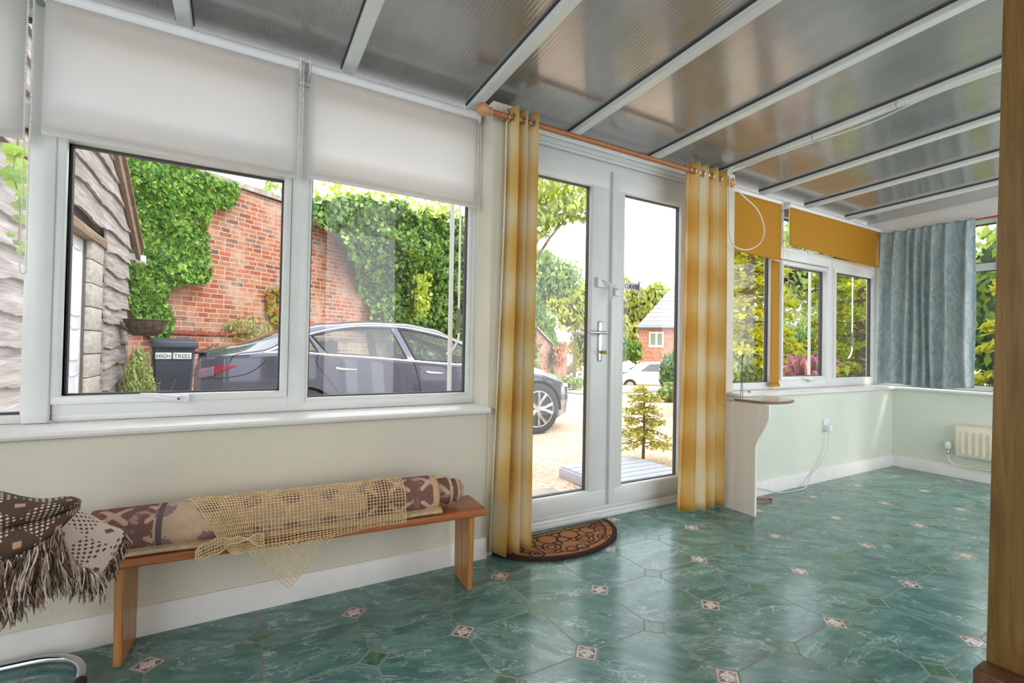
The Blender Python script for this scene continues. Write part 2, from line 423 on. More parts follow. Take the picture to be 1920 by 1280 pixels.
# sills
def nose_sill(name, x0, x1, label, zt=.716):
    b = B(); pr = [(.17, zt), (-.02, zt), (-.034, zt-.006), (-.038, zt-.015), (-.034, zt-.024), (-.02, zt-.03), (.17, zt-.03)]
    b.prism(pr, 'x', x0, x1); tag(b.make(name, white_gloss), label, 'window sill', kind='structure')
nose_sill('trim_4', -2.6, 1.049, 'long white sill with rounded nose under the left windows')
nose_sill('trim_5', 2.9, XE-.001, 'white sill under the right hand windows')
b = B(); pr = [(XE+.17, .716), (XE-.02, .716), (XE-.034, .710), (XE-.038, .701), (XE-.034, .692), (XE-.02, .686), (XE+.17, .686)]
b.prism([(p[0], p[1]) for p in pr], 'y', -3.6, .16); tag(b.make('trim_6', white_gloss), 'white sill along the end wall under the teal curtain', 'window sill', kind='structure')
# baseboards
b = B(); b.prism([(0, 0), (-.016, 0), (-.016, .085), (-.008, .097), (0, .097)], 'x', -2.6, 1.05); tag(b.make('baseboard_front_left', white_gloss), 'white baseboard behind the bench', 'baseboard', kind='structure')
b = B(); b.prism([(0, 0), (-.016, 0), (-.016, .085), (-.008, .097), (0, .097)], 'x', 2.9, XE); tag(b.make('baseboard_front_right', white_gloss), 'white baseboard below the wall socket', 'baseboard', kind='structure')
b = B(); b.prism([(XE, 0), (XE-.016, 0), (XE-.016, .085), (XE-.008, .097), (XE, .097)], 'y', -3.6, -.001); tag(b.make('baseboard_end', white_gloss), 'white baseboard under the radiator', 'baseboard', kind='structure')

# roof: sheets and rafters
b = B()
y0, y1 = .24, -3.6
v = [b.bm.verts.new(p) for p in ((-2.6, y0, zr(y0)+.03), (XE+.1, y0, zr(y0)+.03), (XE+.1, y1, zr(y1)+.03), (-2.6, y1, zr(y1)+.03))]
v2 = [b.bm.verts.new(x.co+Vector((0, 0, .016))) for x in v]
b.bm.faces.new(v); b.bm.faces.new(v2[::-1])
for i in range(4): b.bm.faces.new((v[i], v2[i], v2[(i+1) % 4], v[(i+1) % 4]))
tag(b.make('ceiling', roof_mat, smooth=False), 'glossy grey fluted plastic roof sheets', 'ceiling', kind='structure')
gasket = P('dark_gasket', (62, 66, 70), .7)
rafter_x = [-.80, -.20, .40, 1.005, 1.618, 2.243, 2.83, 3.435, 4.05, 4.69]
rl = ['first white roof bar at the far left edge', 'white roof bar above the middle of the wide left blind', 'white roof bar above the second white blind', 'white roof bar ending at the wooden curtain finial',
      'white roof bar above the left half of the doors', 'white roof bar above the right half of the doors', 'white roof bar carrying the loose white cable', 'white roof bar above the gap between the mustard blinds',
      'white roof bar above the long mustard blind, nearer one', 'last white roof bar before the end wall']
for i, x in enumerate(rafter_x):
    b = B(); w_ = .026
    def rb(bb, xa, xb, za, zb, ya=.16, yb=-3.58):
        vs = []
        for xx, zz in ((xa, za), (xb, za), (xb, zb), (xa, zb)):
            vs.append((xx, zz))
        A = [bb.bm.verts.new((xx, ya, zr(ya)+zz)) for xx, zz in vs]; Bq = [bb.bm.verts.new((xx, yb, zr(yb)+zz)) for xx, zz in vs]
        bb.bm.faces.new(A[::-1]); bb.bm.faces.new(Bq)
        for q in range(4): bb.bm.faces.new((A[q], A[(q+1) % 4], Bq[(q+1) % 4], Bq[q]))
    rb(b, x-w_, x+w_, .004, .022); rb(b, x-w_+.004, x+w_-.004, 0, .004)
    o = b.make('trim_%d' % (10+i), upvc, smooth=False); tag(o, rl[i], 'roof bar', kind='structure')
    b = B(); rb(b, x-w_-.005, x+w_+.005, .0225, .0295); b.make('gasket', gasket, o, smooth=False)

# ---------------------------------------------------------------- windows
def bars(b, x0, x1, z0, z1, t, ya, yb, bev=.006):
    """rectangular ring of four bars"""
    b.box((x0, ya, z0), (x1, yb, z0+t), bev); b.box((x0, ya, z1-t), (x1, yb, z1), bev)
    b.box((x0, ya, z0+t-.004), (x0+t, yb, z1-t+.004), bev); b.box((x1-t, ya, z0+t-.004), (x1, yb, z1-t+.004), bev)
def pane(x0, x1, z0, z1, parent, y=.195):
    b = B(); b.bm.faces.new([b.bm.verts.new(q) for q in ((x0-.01, y, z0-.01), (x1+.01, y, z0-.01), (x1+.01, y, z1+.01), (x0-.01, y, z1+.01))]); g = b.make('glass_pane', clear_glass, parent, smooth=False)
    b = B(); t = .006
    for q in ((x0-.001, x0+t, z0, z1), (x1-t, x1+.001, z0, z1), (x0, x1, z0-.001, z0+t), (x0, x1, z1-t, z1+.001)):
        b.box((q[0], y-.006, q[2]), (q[1], y+.02, q[3]))
    b.make('glazing_seal', glass_seal, g, smooth=False)
def sash(x0, x1, z0, z1, parent, t=.036):
    b = B(); bars(b, x0, x1, z0, z1, t, YW-.012, YW+.05, .005); s = b.make('sash', upvc, parent); pane(x0+t, x1-t, z0+t, z1-t, s); return s
def window_handle(parent, x, z):
    b = B(); b.box((x-.02, YW-.034, z-.014), (x+.032, YW-.012, z+.012), .005); b.tube([(x, YW-.036, z), (x-.02, YW-.046, z+.003), (x-.07, YW-.044, z+.014), (x-.115, YW-.040, z+.018)], [.012, .012, .009, .006], 8)
    h = b.make('window_handle', plastic_white, parent)
    b = B(); b.lathe([(.004, 0), (.0045, .003)], 10, Matrix.Translation((x, YW-.047, z)) @ Matrix.Rotation(PI/2, 4, 'X')); b.make('lock', dark_rubber, h)
ZS = .717
# far-left window sliver
t = empty('window_1', 'window at the left photo edge, mostly cut off, white blind above', 'window', kind='structure')
b = B(); bars(b, -2.2, -.60, ZS, 2.13, .028, YW, YW+.07); b.box((-2.2, YW, 1.72), (-.60, YW+.07, 1.80), .005); b.make('window_frame', upvc, t)
pane(-2.172, -.628, ZS+.03, 1.72, t); pane(-2.172, -.628, 1.80, 2.10, t)
b = B(); b.box((-.619, YW-.02, ZS), (-.551, YW+.08, 2.13), .006)
tag(b.make('trim_7', upvc), 'white post between the two leftmost windows', 'window post', kind='structure')
t = empty('window_2', 'wide left window with opening sash over the bench', 'window', kind='structure')
b = B(); z1 = 2.13
bars(b, -.549, 1.055, ZS, z1, .025, YW, YW+.07)
b.box((.186, YW-.004, ZS+.03), (.254, YW+.07, z1-.03), .006)
b.box((-.53, YW, 1.765), (1.03, YW+.07, 1.83), .005); b.box((-.54, YW+.001, .73), (.19, YW+.06, .785)); b.box((-.54, YW+.001, 1.71), (.19, YW+.06, 1.77)); b.box((.19, YW+.001, .73), (1.04, YW+.06, .757)); b.make('window_frame', upvc, t)
sash(-.552, .185, .777, 1.722, t, .028); pane(.266, 1.011, .772, 1.765, t)
for a_, c_ in ((.242, .262), (.998, 1.022)): pass
pane(-.522, .186, 1.83, 2.098, t); pane(.254, 1.021, 1.83, 2.098, t)
b = B(); bars(b, .246, 1.031, .752, 1.78, .02, YW+.004, YW+.05, .004); b.make('glazing_bead', upvc, t)
window_handle(t, -.185, .790)
# right-hand run
t = empty('window_3', 'right hand window run with mustard blinds', 'window', kind='structure')
b = B(); bars(b, 2.9, 3.66, ZS, z1, .04, YW, YW+.07); bars(b, 3.66, 5.25, ZS, z1, .034, YW, YW+.07)
b.box((3.60, YW-.006, ZS), (3.69, YW+.075, z1), .006); b.box((4.405, YW-.004, ZS+.03), (4.47, YW+.07, z1-.03), .006)
b.box((3.68, YW+.001, .73), (5.23, YW+.06, .79)); b.box((3.67, YW-.002, 1.745), (5.24, YW+.07, 1.835), .005); b.box((2.92, YW, 1.765), (3.62, YW+.07, 1.835), .005); b.make('window_frame', upvc, t)
pane(2.94, 3.583, .777, 1.765, t); b = B(); bars(b, 2.92, 3.603, .752, 1.78, .02, YW+.004, YW+.05, .004); b.make('glazing_bead', upvc, t)
sash(3.70, 4.393, .781, 1.732, t, .030); pane(4.553, 5.205, .787, 1.719, t); b = B(); bars(b, 4.52, 5.235, .76, 1.75, .031, YW+.004, YW+.05, .004); b.make('glazing_bead', upvc, t)
sash(3.69, 4.40, 1.815, 2.11, t, .03); pane(4.50, 5.2, 1.85, 2.09, t); pane(2.95, 3.6, 1.84, 2.09, t)
window_handle(t, 4.10, .782); window_handle(t, 4.07, 1.835)
# corner post
b = B(); b.box((5.232, .12, ZS), (5.29, YW+.07, 2.13), .006); tag(b.make('trim_8', upvc), 'white corner post between right windows and teal curtain', 'window post', kind='structure')
# end window, built in a turned frame (its local x runs towards the room)
t = empty('window_4', 'end wall window behind the teal curtain', 'window', (XE+.05, 0, 0), -PI/2, kind='structure')
b = B(); L = 2.6
bars(b, -.10, L, ZS, 2.125, .04, .02, .09); b.box((-.08, .02, 1.70), (L, .09, 1.76), .005)
for xx in (.67, 1.35): b.box((xx, .0, ZS+.02), (xx+.075, .095, 2.12), .006)
b.make('window_frame', upvc, t)
for xa, xb in ((-.06, .665), (.75, 1.345), (1.43, 2.56)):
    pane(xa, xb, .76, 1.70, t, .05); pane(xa, xb, 1.765, 2.08, t, .05)

# ---------------------------------------------------------------- glazed doors
b = B(); yd = .195
b.box((1.20, yd-.02, .02), (1.262, yd+.06, 2.135), .005); b.box((2.695, yd-.02, .02), (2.76, yd+.06, 2.135), .005)
b.box((1.21, yd-.02, 2.07), (2.75, yd+.06, 2.134), .005); b.box((1.20, yd-.03, .001), (2.76, yd+.06, .045), .005); b.box((1.20, yd-.045, 0), (2.76, yd-.02, .028), .004)
b.box((1.21, yd-.012, .045), (2.75, yd+.05, .08), .004)
tag(b.make('trim_9', upvc), 'white frame and threshold around the glazed double doors', 'door frame', kind='structure')
def leaf(name, label, x0, x1, gx0, gx1):
    t = empty(name, label, 'door', kind='structure')
    b = B(); z0, z1 = .068, 2.085; ya, yb = yd-.035, yd+.03
    b.box((x0, ya, z0), (x1, yb, .165), .008); b.box((x0, ya, 1.975), (x1, yb, z1), .008)
    b.box((x0, ya+.0006, .16), (gx0, yb, 1.98), .008); b.box((gx1, ya+.0006, .16), (x1, yb, 1.98), .008)
    bars(b, gx0-.014, gx1+.014, .151, 1.989, .018, ya+.006, yb-.01, .004); b.make('door_frame_leaf', upvc, t)
    pane(gx0, gx1, .168, 1.972, t, yd); return t
d1 = leaf('door_1', 'left glazed door leaf with the handle', 1.264, 1.948, 1.40, 1.805)
d2 = leaf('door_2', 'right glazed door leaf with the reversed sign on its glass', 1.982, 2.69, 2.062, 2.575)
b = B(); b.box((1.944, yd-.055, .075), (1.99, yd+.02, 2.08), .008); b.make('meeting_rail', upvc, d2)
# handle set
b = B(); hy = yd-.036; hx = 1.872
b.box((hx-.014, hy-.009, .93), (hx+.014, hy, 1.17), .006, 3); h = b.make('handle_plate', chrome, d1)
b = B(); b.tube([(hx, hy, 1.10), (hx, hy-.045, 1.10)], .009, 12); b.tube([(hx+.012, hy-.046, 1.10), (hx-.02, hy-.05, 1.10), (hx-.08, hy-.05, 1.10), (hx-.115, hy-.044, 1.10)], [.010, .011, .010, .008], 12); b.make('lever', chrome, h)
b = B(); b.lathe([(.008, 0), (.008, .014)], 14, Matrix.Translation((hx, hy-.009, .985)) @ Matrix.Rotation(PI/2, 4, 'X')); b.box((hx-.002, hy-.05, .975), (hx+.002, hy-.02, .995)); b.ball((hx, hy-.052, .985), .012, .25, 1, 1); b.make('key', brass, h)
# outer lever seen through the glass
b = B(); b.tube([(hx, yd+.03, 1.10), (hx, yd+.08, 1.10), (hx-.02, yd+.085, 1.10), (hx-.12, yd+.085, 1.10)], .009, 10); b.make('outer_lever', plastic_white, d1)
# latch and its keep
b = B(); b.box((1.835, yd-.06, 1.37), (1.885, yd-.035, 1.43), .004); b.tube([(1.87, yd-.065, 1.41), (1.91, yd-.085, 1.385), (1.945, yd-.085, 1.37)], .007, 8)
b.tube([(1.905, yd-.085, 1.385), (1.90, yd-.09, 1.30), (1.912, yd-.09, 1.285), (1.918, yd-.09, 1.30), (1.912, yd-.085, 1.38)], .0035, 8); b.make('latch', plastic_white, d1)
b = B(); b.box((1.955, yd-.075, 1.325), (2.0, yd-.055, 1.39), .004); b.tube([(1.96, yd-.078, 1.365), (1.985, yd-.085, 1.365)], .008, 8); b.make('latch_keep', plastic_white, d2)
# reversed sign stuck to the outside of the right pane
sg = empty('sign', 'small white sign with dark lettering seen from behind on the right door glass', 'sign', (2.09, yd+.010, 1.345))
b = B(); b.box((.0, 0, .035), (.14, .003, .085)); b.box((-.012, 0, .03), (.006, .003, .115)); b.box((.134, 0, -.002), (.152, .003, .10)); b.make('plate', plastic_white, sg, smooth=False)
ink = P('dark_ink', (62, 56, 66), .6)
def letters(body, size, loc, parent, mirror=False, name='lettering', rot=(PI/2, 0, 0), mat=None, ext=.0012):
    cu = bpy.data.curves.new(name, 'FONT'); cu.body = body; cu.size = size; cu.extrude = ext; cu.align_x = 'LEFT'
    tmp = bpy.data.objects.new(name, cu); COL.objects.link(tmp)
    bpy.context.view_layer.update(); me = bpy.data.meshes.new_from_object(tmp.evaluated_get(bpy.context.evaluated_depsgraph_get()))
    bpy.data.objects.remove(tmp)
    if mirror:
        for v in me.vertices: v.co.x = -v.co.x
    o = bpy.data.objects.new(name, me); COL.objects.link(o); me.materials.append(mat or ink)
    o.location = loc; o.rotation_euler = rot; o.parent = parent; return o
letters('IIIVAD', .043, (.134, -.0018, .044), sg, True)

# ================================================================ BLINDS
def blind_material(name, rgb, trans, rough=.7):
    m = M_(name); c = lin(rgb); v = m.coord(scale=(600, 600, 600))
    col = m.ramp(m.noise(v, 1, 1), [(.3, tuple(x*.94 for x in c)), (.7, c)]); m.set(col, rough); add_trans(m, c, trans); return m.m
white_blind = blind_material('white_blind_fabric', (246, 245, 244), .78)
mustard_blind = blind_material('mustard_blind_fabric', (196, 138, 22), .16)
def chain(parent, x, z0, z1, gap=.010, y=.05, yy=.0):
    b = B(); n = int((z0-z1)/.0085)
    for k in range(n):
        z = z0-(z0-z1)*k/n
        for s in (-1, 1): b.bm.verts.ensure_lookup_table(); bmesh.ops.create_icosphere(b.bm, subdivisions=1, radius=.0031, matrix=Matrix.Translation((x+s*gap*.5*(1+.15*math.sin(z*9)), y-yy*s, z)))
    for k in range(9):
        a = PI*k/8; bmesh.ops.create_icosphere(b.bm, subdivisions=1, radius=.0031, matrix=Matrix.Translation((x+math.cos(a)*gap*.5, y, z1-math.sin(a)*gap*.7)))
    b.tube([(x-gap*.5, y, z0), (x-gap*.5, y, z1), (x, y, z1-gap*.7), (x+gap*.5, y, z1), (x+gap*.5, y, z0)], .0009, 5)
    b.make('bead_chain', bead_mat, parent)
def blind(label, x0, x1, zb, fabric, y=.10, zt=2.172, group=None, chain_at=None, chain_z=1.2, skew=0, wob=0, rtube=.023, cg=.010):
    t = empty('roller_blind', label, 'blind', (x0, y, zb), group=group)
    dx, dz = x0, zb
    b = B(); b.tube([(0, 0, zt-rtube-dz), (x1-x0, 0, zt-rtube-dz)], rtube, 20); b.make('roller', plastic_white, t)
    zc = zt-2*rtube+.01-dz
    def fn(u, v):
        xx = (x1-x0)*u; z = zc + (0+skew*(1-u) - zc)*v
        return Vector((xx + wob*max(0, .12-u)*8*math.sin(v*PI*.9)*.012, -.012 - .004*math.sin(u*PI*2)*v, z))
    b = B(); b.grid(fn, 24, 12); b.make('fabric', fabric, t, solid=.0008, fix=False)
    if fabric is white_blind:
        b = B(); b.box((0, -.019, -.012), (x1-x0, -.006, .012), .004); b.make('bottom_bar', fabric, t)
    for xx in (-.006, x1-x0+.001):
        b = B(); b.box((xx, -.026, zt-.05-dz), (xx+.005, .05, zt-dz+.002), .001); b.make('bracket', upvc, t)
    if chain_at is not None: chain(t, chain_at-x0, zt-.03-dz, chain_z-dz, cg, -.045)
    return t
blind('white roller blind cut off by the left photo edge', -1.95, -.615, 1.66, white_blind, chain_at=-.60, chain_z=1.22, cg=.014)
blind('wide white roller blind above the garden bin and brick wall view', -.575, .195, 1.69, white_blind, chain_at=.205, chain_z=1.19)
blind('white roller blind next to the curtain finial', .240, 1.018, 1.70, white_blind, chain_at=1.006, chain_z=1.20)
blind('mustard roller blind beside the right door curtain, with the white cable loop before it', 2.905, 3.59, 1.705, mustard_blind, y=.105, rtube=.02, skew=.01)
blind('long mustard roller blind ending at the room corner', 3.69, 5.175, 1.80, mustard_blind, y=.105, rtube=.02, skew=.04, wob=1, chain_at=3.60, chain_z=1.44, cg=.07)
# mustard strip on the mullion
b = B(); b.grid(lambda u, v: Vector((3.530+.106*u, .128-.002*math.sin(u*PI), .752+.955*v)), 6, 20)
o = b.make('fabric_strip', mustard_blind, smooth=True, solid=.003, fix=False)
b = B(); b.box((3.527, .118, .742), (3.639, .134, .762), .003); b.make('weight_bar', mustard_blind, o)
tag(o, 'narrow mustard fabric strip hanging down the window post to the sill', 'blind')

# ================================================================ CURTAINS
def plaid():
    m = M_('yellow_ombre_plaid_cotton'); c = m.n('TexCoord'); sp = m.n('SeparateXYZ'); m.l(c.outputs['UV'], sp.inputs[0])
    def wave(s, per, ph): return m.math('ADD', m.math('MULTIPLY', m.math('SINE', m.math('ADD', m.math('MULTIPLY', s, 2*PI/per), ph)), .5), .5)
    a = wave(sp.outputs[0], .34, 2.4); b2 = wave(sp.outputs[1], .36, 1.2)
    f = m.math('ADD', m.math('MULTIPLY', a, .68), m.math('MULTIPLY', b2, .32))
    ch = m.math('MULTIPLY', m.math('SINE', m.math('MULTIPLY', sp.outputs[0], 2*PI/.0065)), m.math('SINE', m.math('MULTIPLY', sp.outputs[1], 2*PI/.0065)))
    f = m.math('ADD', f, m.math('MULTIPLY', ch, .08)); f = m.math('ADD', f, m.math('MULTIPLY', m.math('SUBTRACT', m.noise(m.coord('UV', scale=(3, 5, 1)), 1.5, 2), .5), .45))
    col = m.ramp(f, [(.05, lin((250, 243, 228))), (.35, lin((246, 230, 188))), (.66, lin((238, 204, 122))), (.98, lin((228, 178, 84)))])
    m.set(col, .85); add_trans(m, col, .3); return m.m
plaid_mat = plaid()
def curtain_mesh(x0, x1, y0, z0, z1, folds, amp, spread=0, seed=0, lift=0):
    """hanging cloth: folds keep their place, deepen a little downwards"""
    rnd = random.Random(seed); ph = [rnd.uniform(-.5, .5) for _ in range(12)]; am = [rnd.uniform(.75, 1.25) for _ in range(12)]
    nu = folds*18; us = []
    def base(u, v):
        k = 1-v
        x = x0 + (x1-x0)*u - spread*k*k*(1-u) + .006*math.sin(v*5+ph[1]*6)*k
        fu = u*folds; i = int(fu) % 12
        s = math.sin(2*PI*fu); s = math.copysign(abs(s)**.75, s)
        y = y0 + amp*am[i]*s*(1+.25*k) + .010*math.sin(u*7+v*4+seed)*k
        x += .30*(x1-x0)/folds*math.sin(4*PI*fu)*.35
        return Vector((x, y, z0 + (z1-z0)*v + (lift*(u-.5)*k)))
    L = [0]
    for i in range(nu): L.append(L[-1] + (base((i+1)/nu, .5)-base(i/nu, .5)).length)
    b = B(); b.grid(base, nu, 40, lambda u, v: (L[round(u*nu)]+seed*.11, z0+(z1-z0)*v)); return b
YR = -.05
pole = empty('curtain_pole', 'orange wooden curtain pole with ball finial above the glazed doors', 'curtain pole', (.97, YR, 2.112))
b = B(); b.tube([(.03, 0, 0), (1.80, 0, 0)], .014, 16); b.make('rod', rod_mat, pole)
b = B(); b.lathe([(.004, -.03), (.018, -.027), (.028, -.014), (.031, 0), (.028, .014), (.018, .025), (.016, .034), (.020, .038), (.018, .046), (.008, .048)], 20, Matrix.Rotation(PI/2, 4, 'Y')); b.make('finial', finial_mat, pole)
b = B(); b.lathe([(.004, -.03), (.018, -.027), (.028, -.014), (.03, 0), (.02, .02), (.016, .03)], 20, Matrix.Translation((1.82, 0, 0)) @ Matrix.Rotation(-PI/2, 4, 'Y')); b.make('finial', finial_mat, pole)
for xb_ in (.12, 1.79): b = B(); b.tube([(xb_, 0, 0), (xb_, .06, 0)], .008, 10); b.make('bracket', chrome, pole)
def eyelet_curtain(label, x0, x1, folds, amp, spread, seed, z0, lift=0):
    b = curtain_mesh(x0, x1, YR, z0, 2.165, folds, amp, spread, seed, lift)
    o = b.make('curtain', plaid_mat, solid=.002, fix=False, ang=0); tag(o, label, 'curtain', 'door curtains' if 0 else None)
    for k in range(folds*2):
        b = B(); x = x0+(x1-x0)*(k+.0)/(folds*2) + .004
        r = [(math.cos(a)*.021, math.sin(a)*.021) for a in [2*PI*j/16 for j in range(17)]]
        b.tube([(x, YR+p, 2.112+q) for p, q in r], .003, 6, caps=False); b.make('eyelet_ring', chrome, o)
    return o
eyelet_curtain('yellow plaid curtain left of the glazed doors, hanging over the half-moon mat', 1.10, 1.272, 3, .036, .05, 1, .022)
eyelet_curtain('yellow and cream plaid curtain right of the glazed doors, beside the corner shelf', 2.375, 2.705, 4, .036, .03, 2, .025)

def teal_mat():
    m = M_('teal_damask'); v = m.coord('UV'); v2 = m.coord('UV', scale=(9, 5, 1))
    n1 = m.noise(v2, 1.4, 4, .6, 2.2); f = m.ramp(n1, [(.46, (0, 0, 0)), (.54, (1, 1, 1))])
    col = m.mix(f, lin((138, 162, 166)), lin((172, 184, 182)))
    v3 = m.coord('UV', scale=(700, 700, 1)); col = m.mix(m.math('MULTIPLY', m.noise(v3, 1, 1), .3), col, lin((190, 200, 196)))
    m.set(col, .55, spec=.5); m.b.inputs['Sheen Weight'].default_value = .3; add_trans(m, col, .10); m.bump(f, .25, .003); return m.m
teal = teal_mat()
def teal_fn(u, v):
    y = .075 - (.655)*u - .02*(1-v)*(u-.5)
    fo = [.04, .19, .33, .42, .51, .60, .74, .93]
    d = 0
    for i, c in enumerate(fo): d += math.exp(-((u-c)/.024)**2)*(.060 if i % 2 else .048)*(1-.55*v**6)
    d += .006*math.sin(u*60)*max(0, v-.88)*8 + .012*math.sin(u*9+v*2)
    return Vector((XE-.075-d, y + .008*math.sin(v*6+u*20)*(1-v), .735 + 1.375*v + .012*(v > .97)*math.sin(u*40)*.3 + .012*(1-v)*math.sin(u*8)))
b = B(); b.grid(teal_fn, 180, 50, lambda u, v: (u*1.3, v*1.37)); o = b.make('curtain', teal, solid=.002, fix=False, ang=0)
tag(o, 'short teal damask curtain with gathered heading on the end window', 'curtain')
b = B(); b.tube([(XE-.05, .10, 2.10), (XE-.05, -.9, 2.10)], .009, 10); o = b.make('curtain_pole', rod_mat); tag(o, 'thin wooden pole end holding the teal curtain', 'curtain pole')

# ================================================================ BENCH AND WHAT LIES ON IT
BA = -math.radians(4.0)
bench = empty('bench', 'low varnished pine bench with slab legs under the left window', 'bench', (.28, -.132, 0), BA)
b = B(); b.box((-.66, -.108, .306), (.640, .100, .335), .006, 3); b.make('seat', bench_top_mat, bench)
for s, x in ((-1, -.572), (1, .580)):
    b = B(); b.prism([(-.082, 0), (.082, 0), (.085, .306), (-.092, .306)], 'x', x-.012, x+.012)
    bmesh.ops.bevel(b.bm, geom=list(b.bm.edges), offset=.003, segments=2, affect='EDGES'); b.make('leg', bench_leg_mat, bench)
def BP(u, w, z):   # bench coordinates to world
    c, s = math.cos(BA), math.sin(BA)
    return Vector((.28 + u*c - w*s, -.132 + u*s + w*c, z))
def rug_mat():
    m = M_('woven_rug_pile'); c = m.n('TexCoord'); sp = m.n('SeparateXYZ'); m.l(c.outputs['UV'], sp.inputs[0])
    U, V = sp.outputs[0], sp.outputs[1]
    px = m.math('DIVIDE', m.math('FLOOR', m.math('MULTIPLY', U, 170)), 170); py = m.math('DIVIDE', m.math('FLOOR', m.math('MULTIPLY', V, 170)), 170)
    cb = m.n('CombineXYZ'); m.l(px, cb.inputs[0]); m.l(py, cb.inputs[1])
    n1 = m.noise(cb.outputs[0], 26, 2, .5, .8)
    # cross motif tiles
    per = .125; mu = m.math('SUBTRACT', m.math('FRACT', m.math('DIVIDE', px, per)), .5); mv = m.math('SUBTRACT', m.math('FRACT', m.math('DIVIDE', m.math('ADD', py, .03), per)), .5)
    au = m.math('ABSOLUTE', mu); av = m.math('ABSOLUTE', mv)
    cross = m.math('MULTIPLY', m.math('LESS_THAN', m.math('ABSOLUTE', m.math('SUBTRACT', au, av)), .09), m.math('LESS_THAN', m.math('MAXIMUM', au, av), .33))
    cross = m.math('MAXIMUM', cross, m.math('LESS_THAN', m.math('ADD', au, av), .13))
    field_m = m.ramp(n1, [(.45, lin((132, 94, 88))), (.56, lin((150, 112, 104))), (.62, lin((170, 156, 148)))], 'CONSTANT')
    maroon = m.mix(cross, field_m, lin((208, 172, 150)))
    flower = m.math('MULTIPLY', m.math('LESS_THAN', m.math('ADD', m.math('MULTIPLY', mu, mu), m.math('MULTIPLY', mv, mv)), m.math('ADD', m.math('MULTIPLY', n1, .16), -.02)), 1)
    beige = m.mix(flower, m.ramp(n1, [(.3, lin((196, 164, 138))), (.7, lin((212, 182, 154)))]), lin((150, 124, 124)))
    isr = m.math('GREATER_THAN', U, .82)
    band = m.math('MULTIPLY', m.math('LESS_THAN', U, .17), m.math('GREATER_THAN', U, -.2))
    col = m.mix(m.math('MAXIMUM', isr, band), beige, maroon)
    edge = m.math('LESS_THAN', m.math('ABSOLUTE', m.math('SUBTRACT', U, .185)), .008)
    col = m.mix(edge, col, lin((112, 92, 98)))
    e2 = m.math('GREATER_THAN', U, 1.075); col = m.mix(e2, col, lin((214, 172, 130)))
    m.set(col, .95, spec=.1); m.bump(m.noise(m.coord(scale=(500, 500, 500)), 1, 1), .5, .002); return m.m
rugm = rug_mat(); rug_edge = P('rug_backing', (206, 178, 146), .95, var=.15, vs=60, bump=.4)
rug = empty('rolled_rug', 'rolled maroon and beige patterned rug lying along the bench', 'rug', BP(0, -.016, .336), BA)
def rug_profile(a, k):   # k 0 left .. 1 right
    ry = .086*(1-k) + .074*k; rz = .061*(1-k) + .062*k
    c, s = math.cos(a), math.sin(a)
    z = rz + rz*(abs(s)**.85)*math.copysign(1, s)
    return c*ry, max(0.001, z)
b = B(); N = 44
def rfn(u, v):
    a = -.45*PI + 2*PI*v*.99; yy, zz = rug_profile(a, u); f = 1+.012*math.sin(u*9+v*12)
    return Vector((-.66 + 1.10*u + .0*v, yy*f, zz*f + .004))
b.grid(rfn, 80, N, lambda u, v: (u*1.10, v*.50)); b.make('outer_wrap', rugm, rug, solid=.007, fix=False, ang=0)
b = B()   # flat front flap with its pale edge
def flap(u, v): return Vector((-.60 + 1.05*u, -.056 - .034*v - (.0 if v < .8 else .0), .018 - .010*v + .002*math.sin(u*15)))
b.grid(flap, 60, 4, lambda u, v: (u*1.0, v*.05)); b.make('front_flap', rug_edge, rug, solid=.010, fix=False)
for k, (r, x1) in enumerate(((.052, .50), (.044, .535), (.034, .55), (.022, .56))):   # telescoped inner turns
    b = B()
    pr = []
    for j in range(30):
        a = 2*PI*j/30; pr.append((math.cos(a)*r*1.12+.012, .062+math.sin(a)*r))
    b.prism(pr, 'x', .38, x1); 
    for f in b.bm.faces: pass
    lay = b.bm.loops.layers.uv.verify()
    for f in b.bm.faces:
        for l in f.loops: l[lay].uv = (l.vert.co.x+.45+k*.03, math.atan2(l.vert.co.z-.06, l.vert.co.y-.012)*r)
    b.make('inner_turn', rugm, rug)
    b = B(); b.tube([(x1+.001, q[0]*.99, q[1]) for q in pr+pr[:1]], .006, 6, caps=False); b.make('fringe_edge', rug_edge, rug)

net_mat = P('cream_net_plastic', (230, 204, 156), .6, var=.12, vs=40)
# anti-slip net: wire mesh from a fine grid
def smooth_noise(u, v, s=1): return noise.noise(Vector((u*s, v*s, 3.7)))
def net_drop(u): return -.030+.026*min(1, max(0, (u-.45)/.4))
def net_fn(u, v):
    # u along bench, v from behind over the top to the front edge
    x = -.435 + .735*u + .03*(v-.5)*(1-u)
    k = min(1, max(0, (x+.66)/1.10))
    a = .80*PI - 1.0*0 ; ang = .86*PI*(1-v) + (-.02*PI)*v    # from behind (pi) to front is handled below
    aa = .15*PI + (1.25*PI)*v                                   # back side .15pi -> front 1.15pi
    yy, zz = rug_profile(aa, k)
    off = .009 + .008*abs(smooth_noise(u*3, v*2, 3)) + .007*max(0, smooth_noise(u*9, v*3, 2.2))
    n = Vector((0, math.cos(aa), math.sin(aa)))
    p = Vector((x, yy, zz)) + n*off
    if v > .70:      # the front part drops past the edge of the seat
        q = (v-.70)/.30; e = net_drop(u)
        p = Vector((x, -.100-.004*math.sin(u*21), .045 + (e-.045)*q)).lerp(p, max(0, 1-q*4)) if q < .25 else Vector((x, -.100-.004*math.sin(u*21), .045 + (e-.045)*q))
    p.z += .012*math.exp(-((u-.90)/.03)**2-((v-.28)/.10)**2)
    # slanted left edge and pulled-up right peak
    cut = max(0, (.30-u))*v*.55
    p.x += cut*.9
    return p
net = empty('anti_slip_net', 'cream open-weave net sheet draped over the rolled rug', 'net', BP(0, -.016, .336), BA)
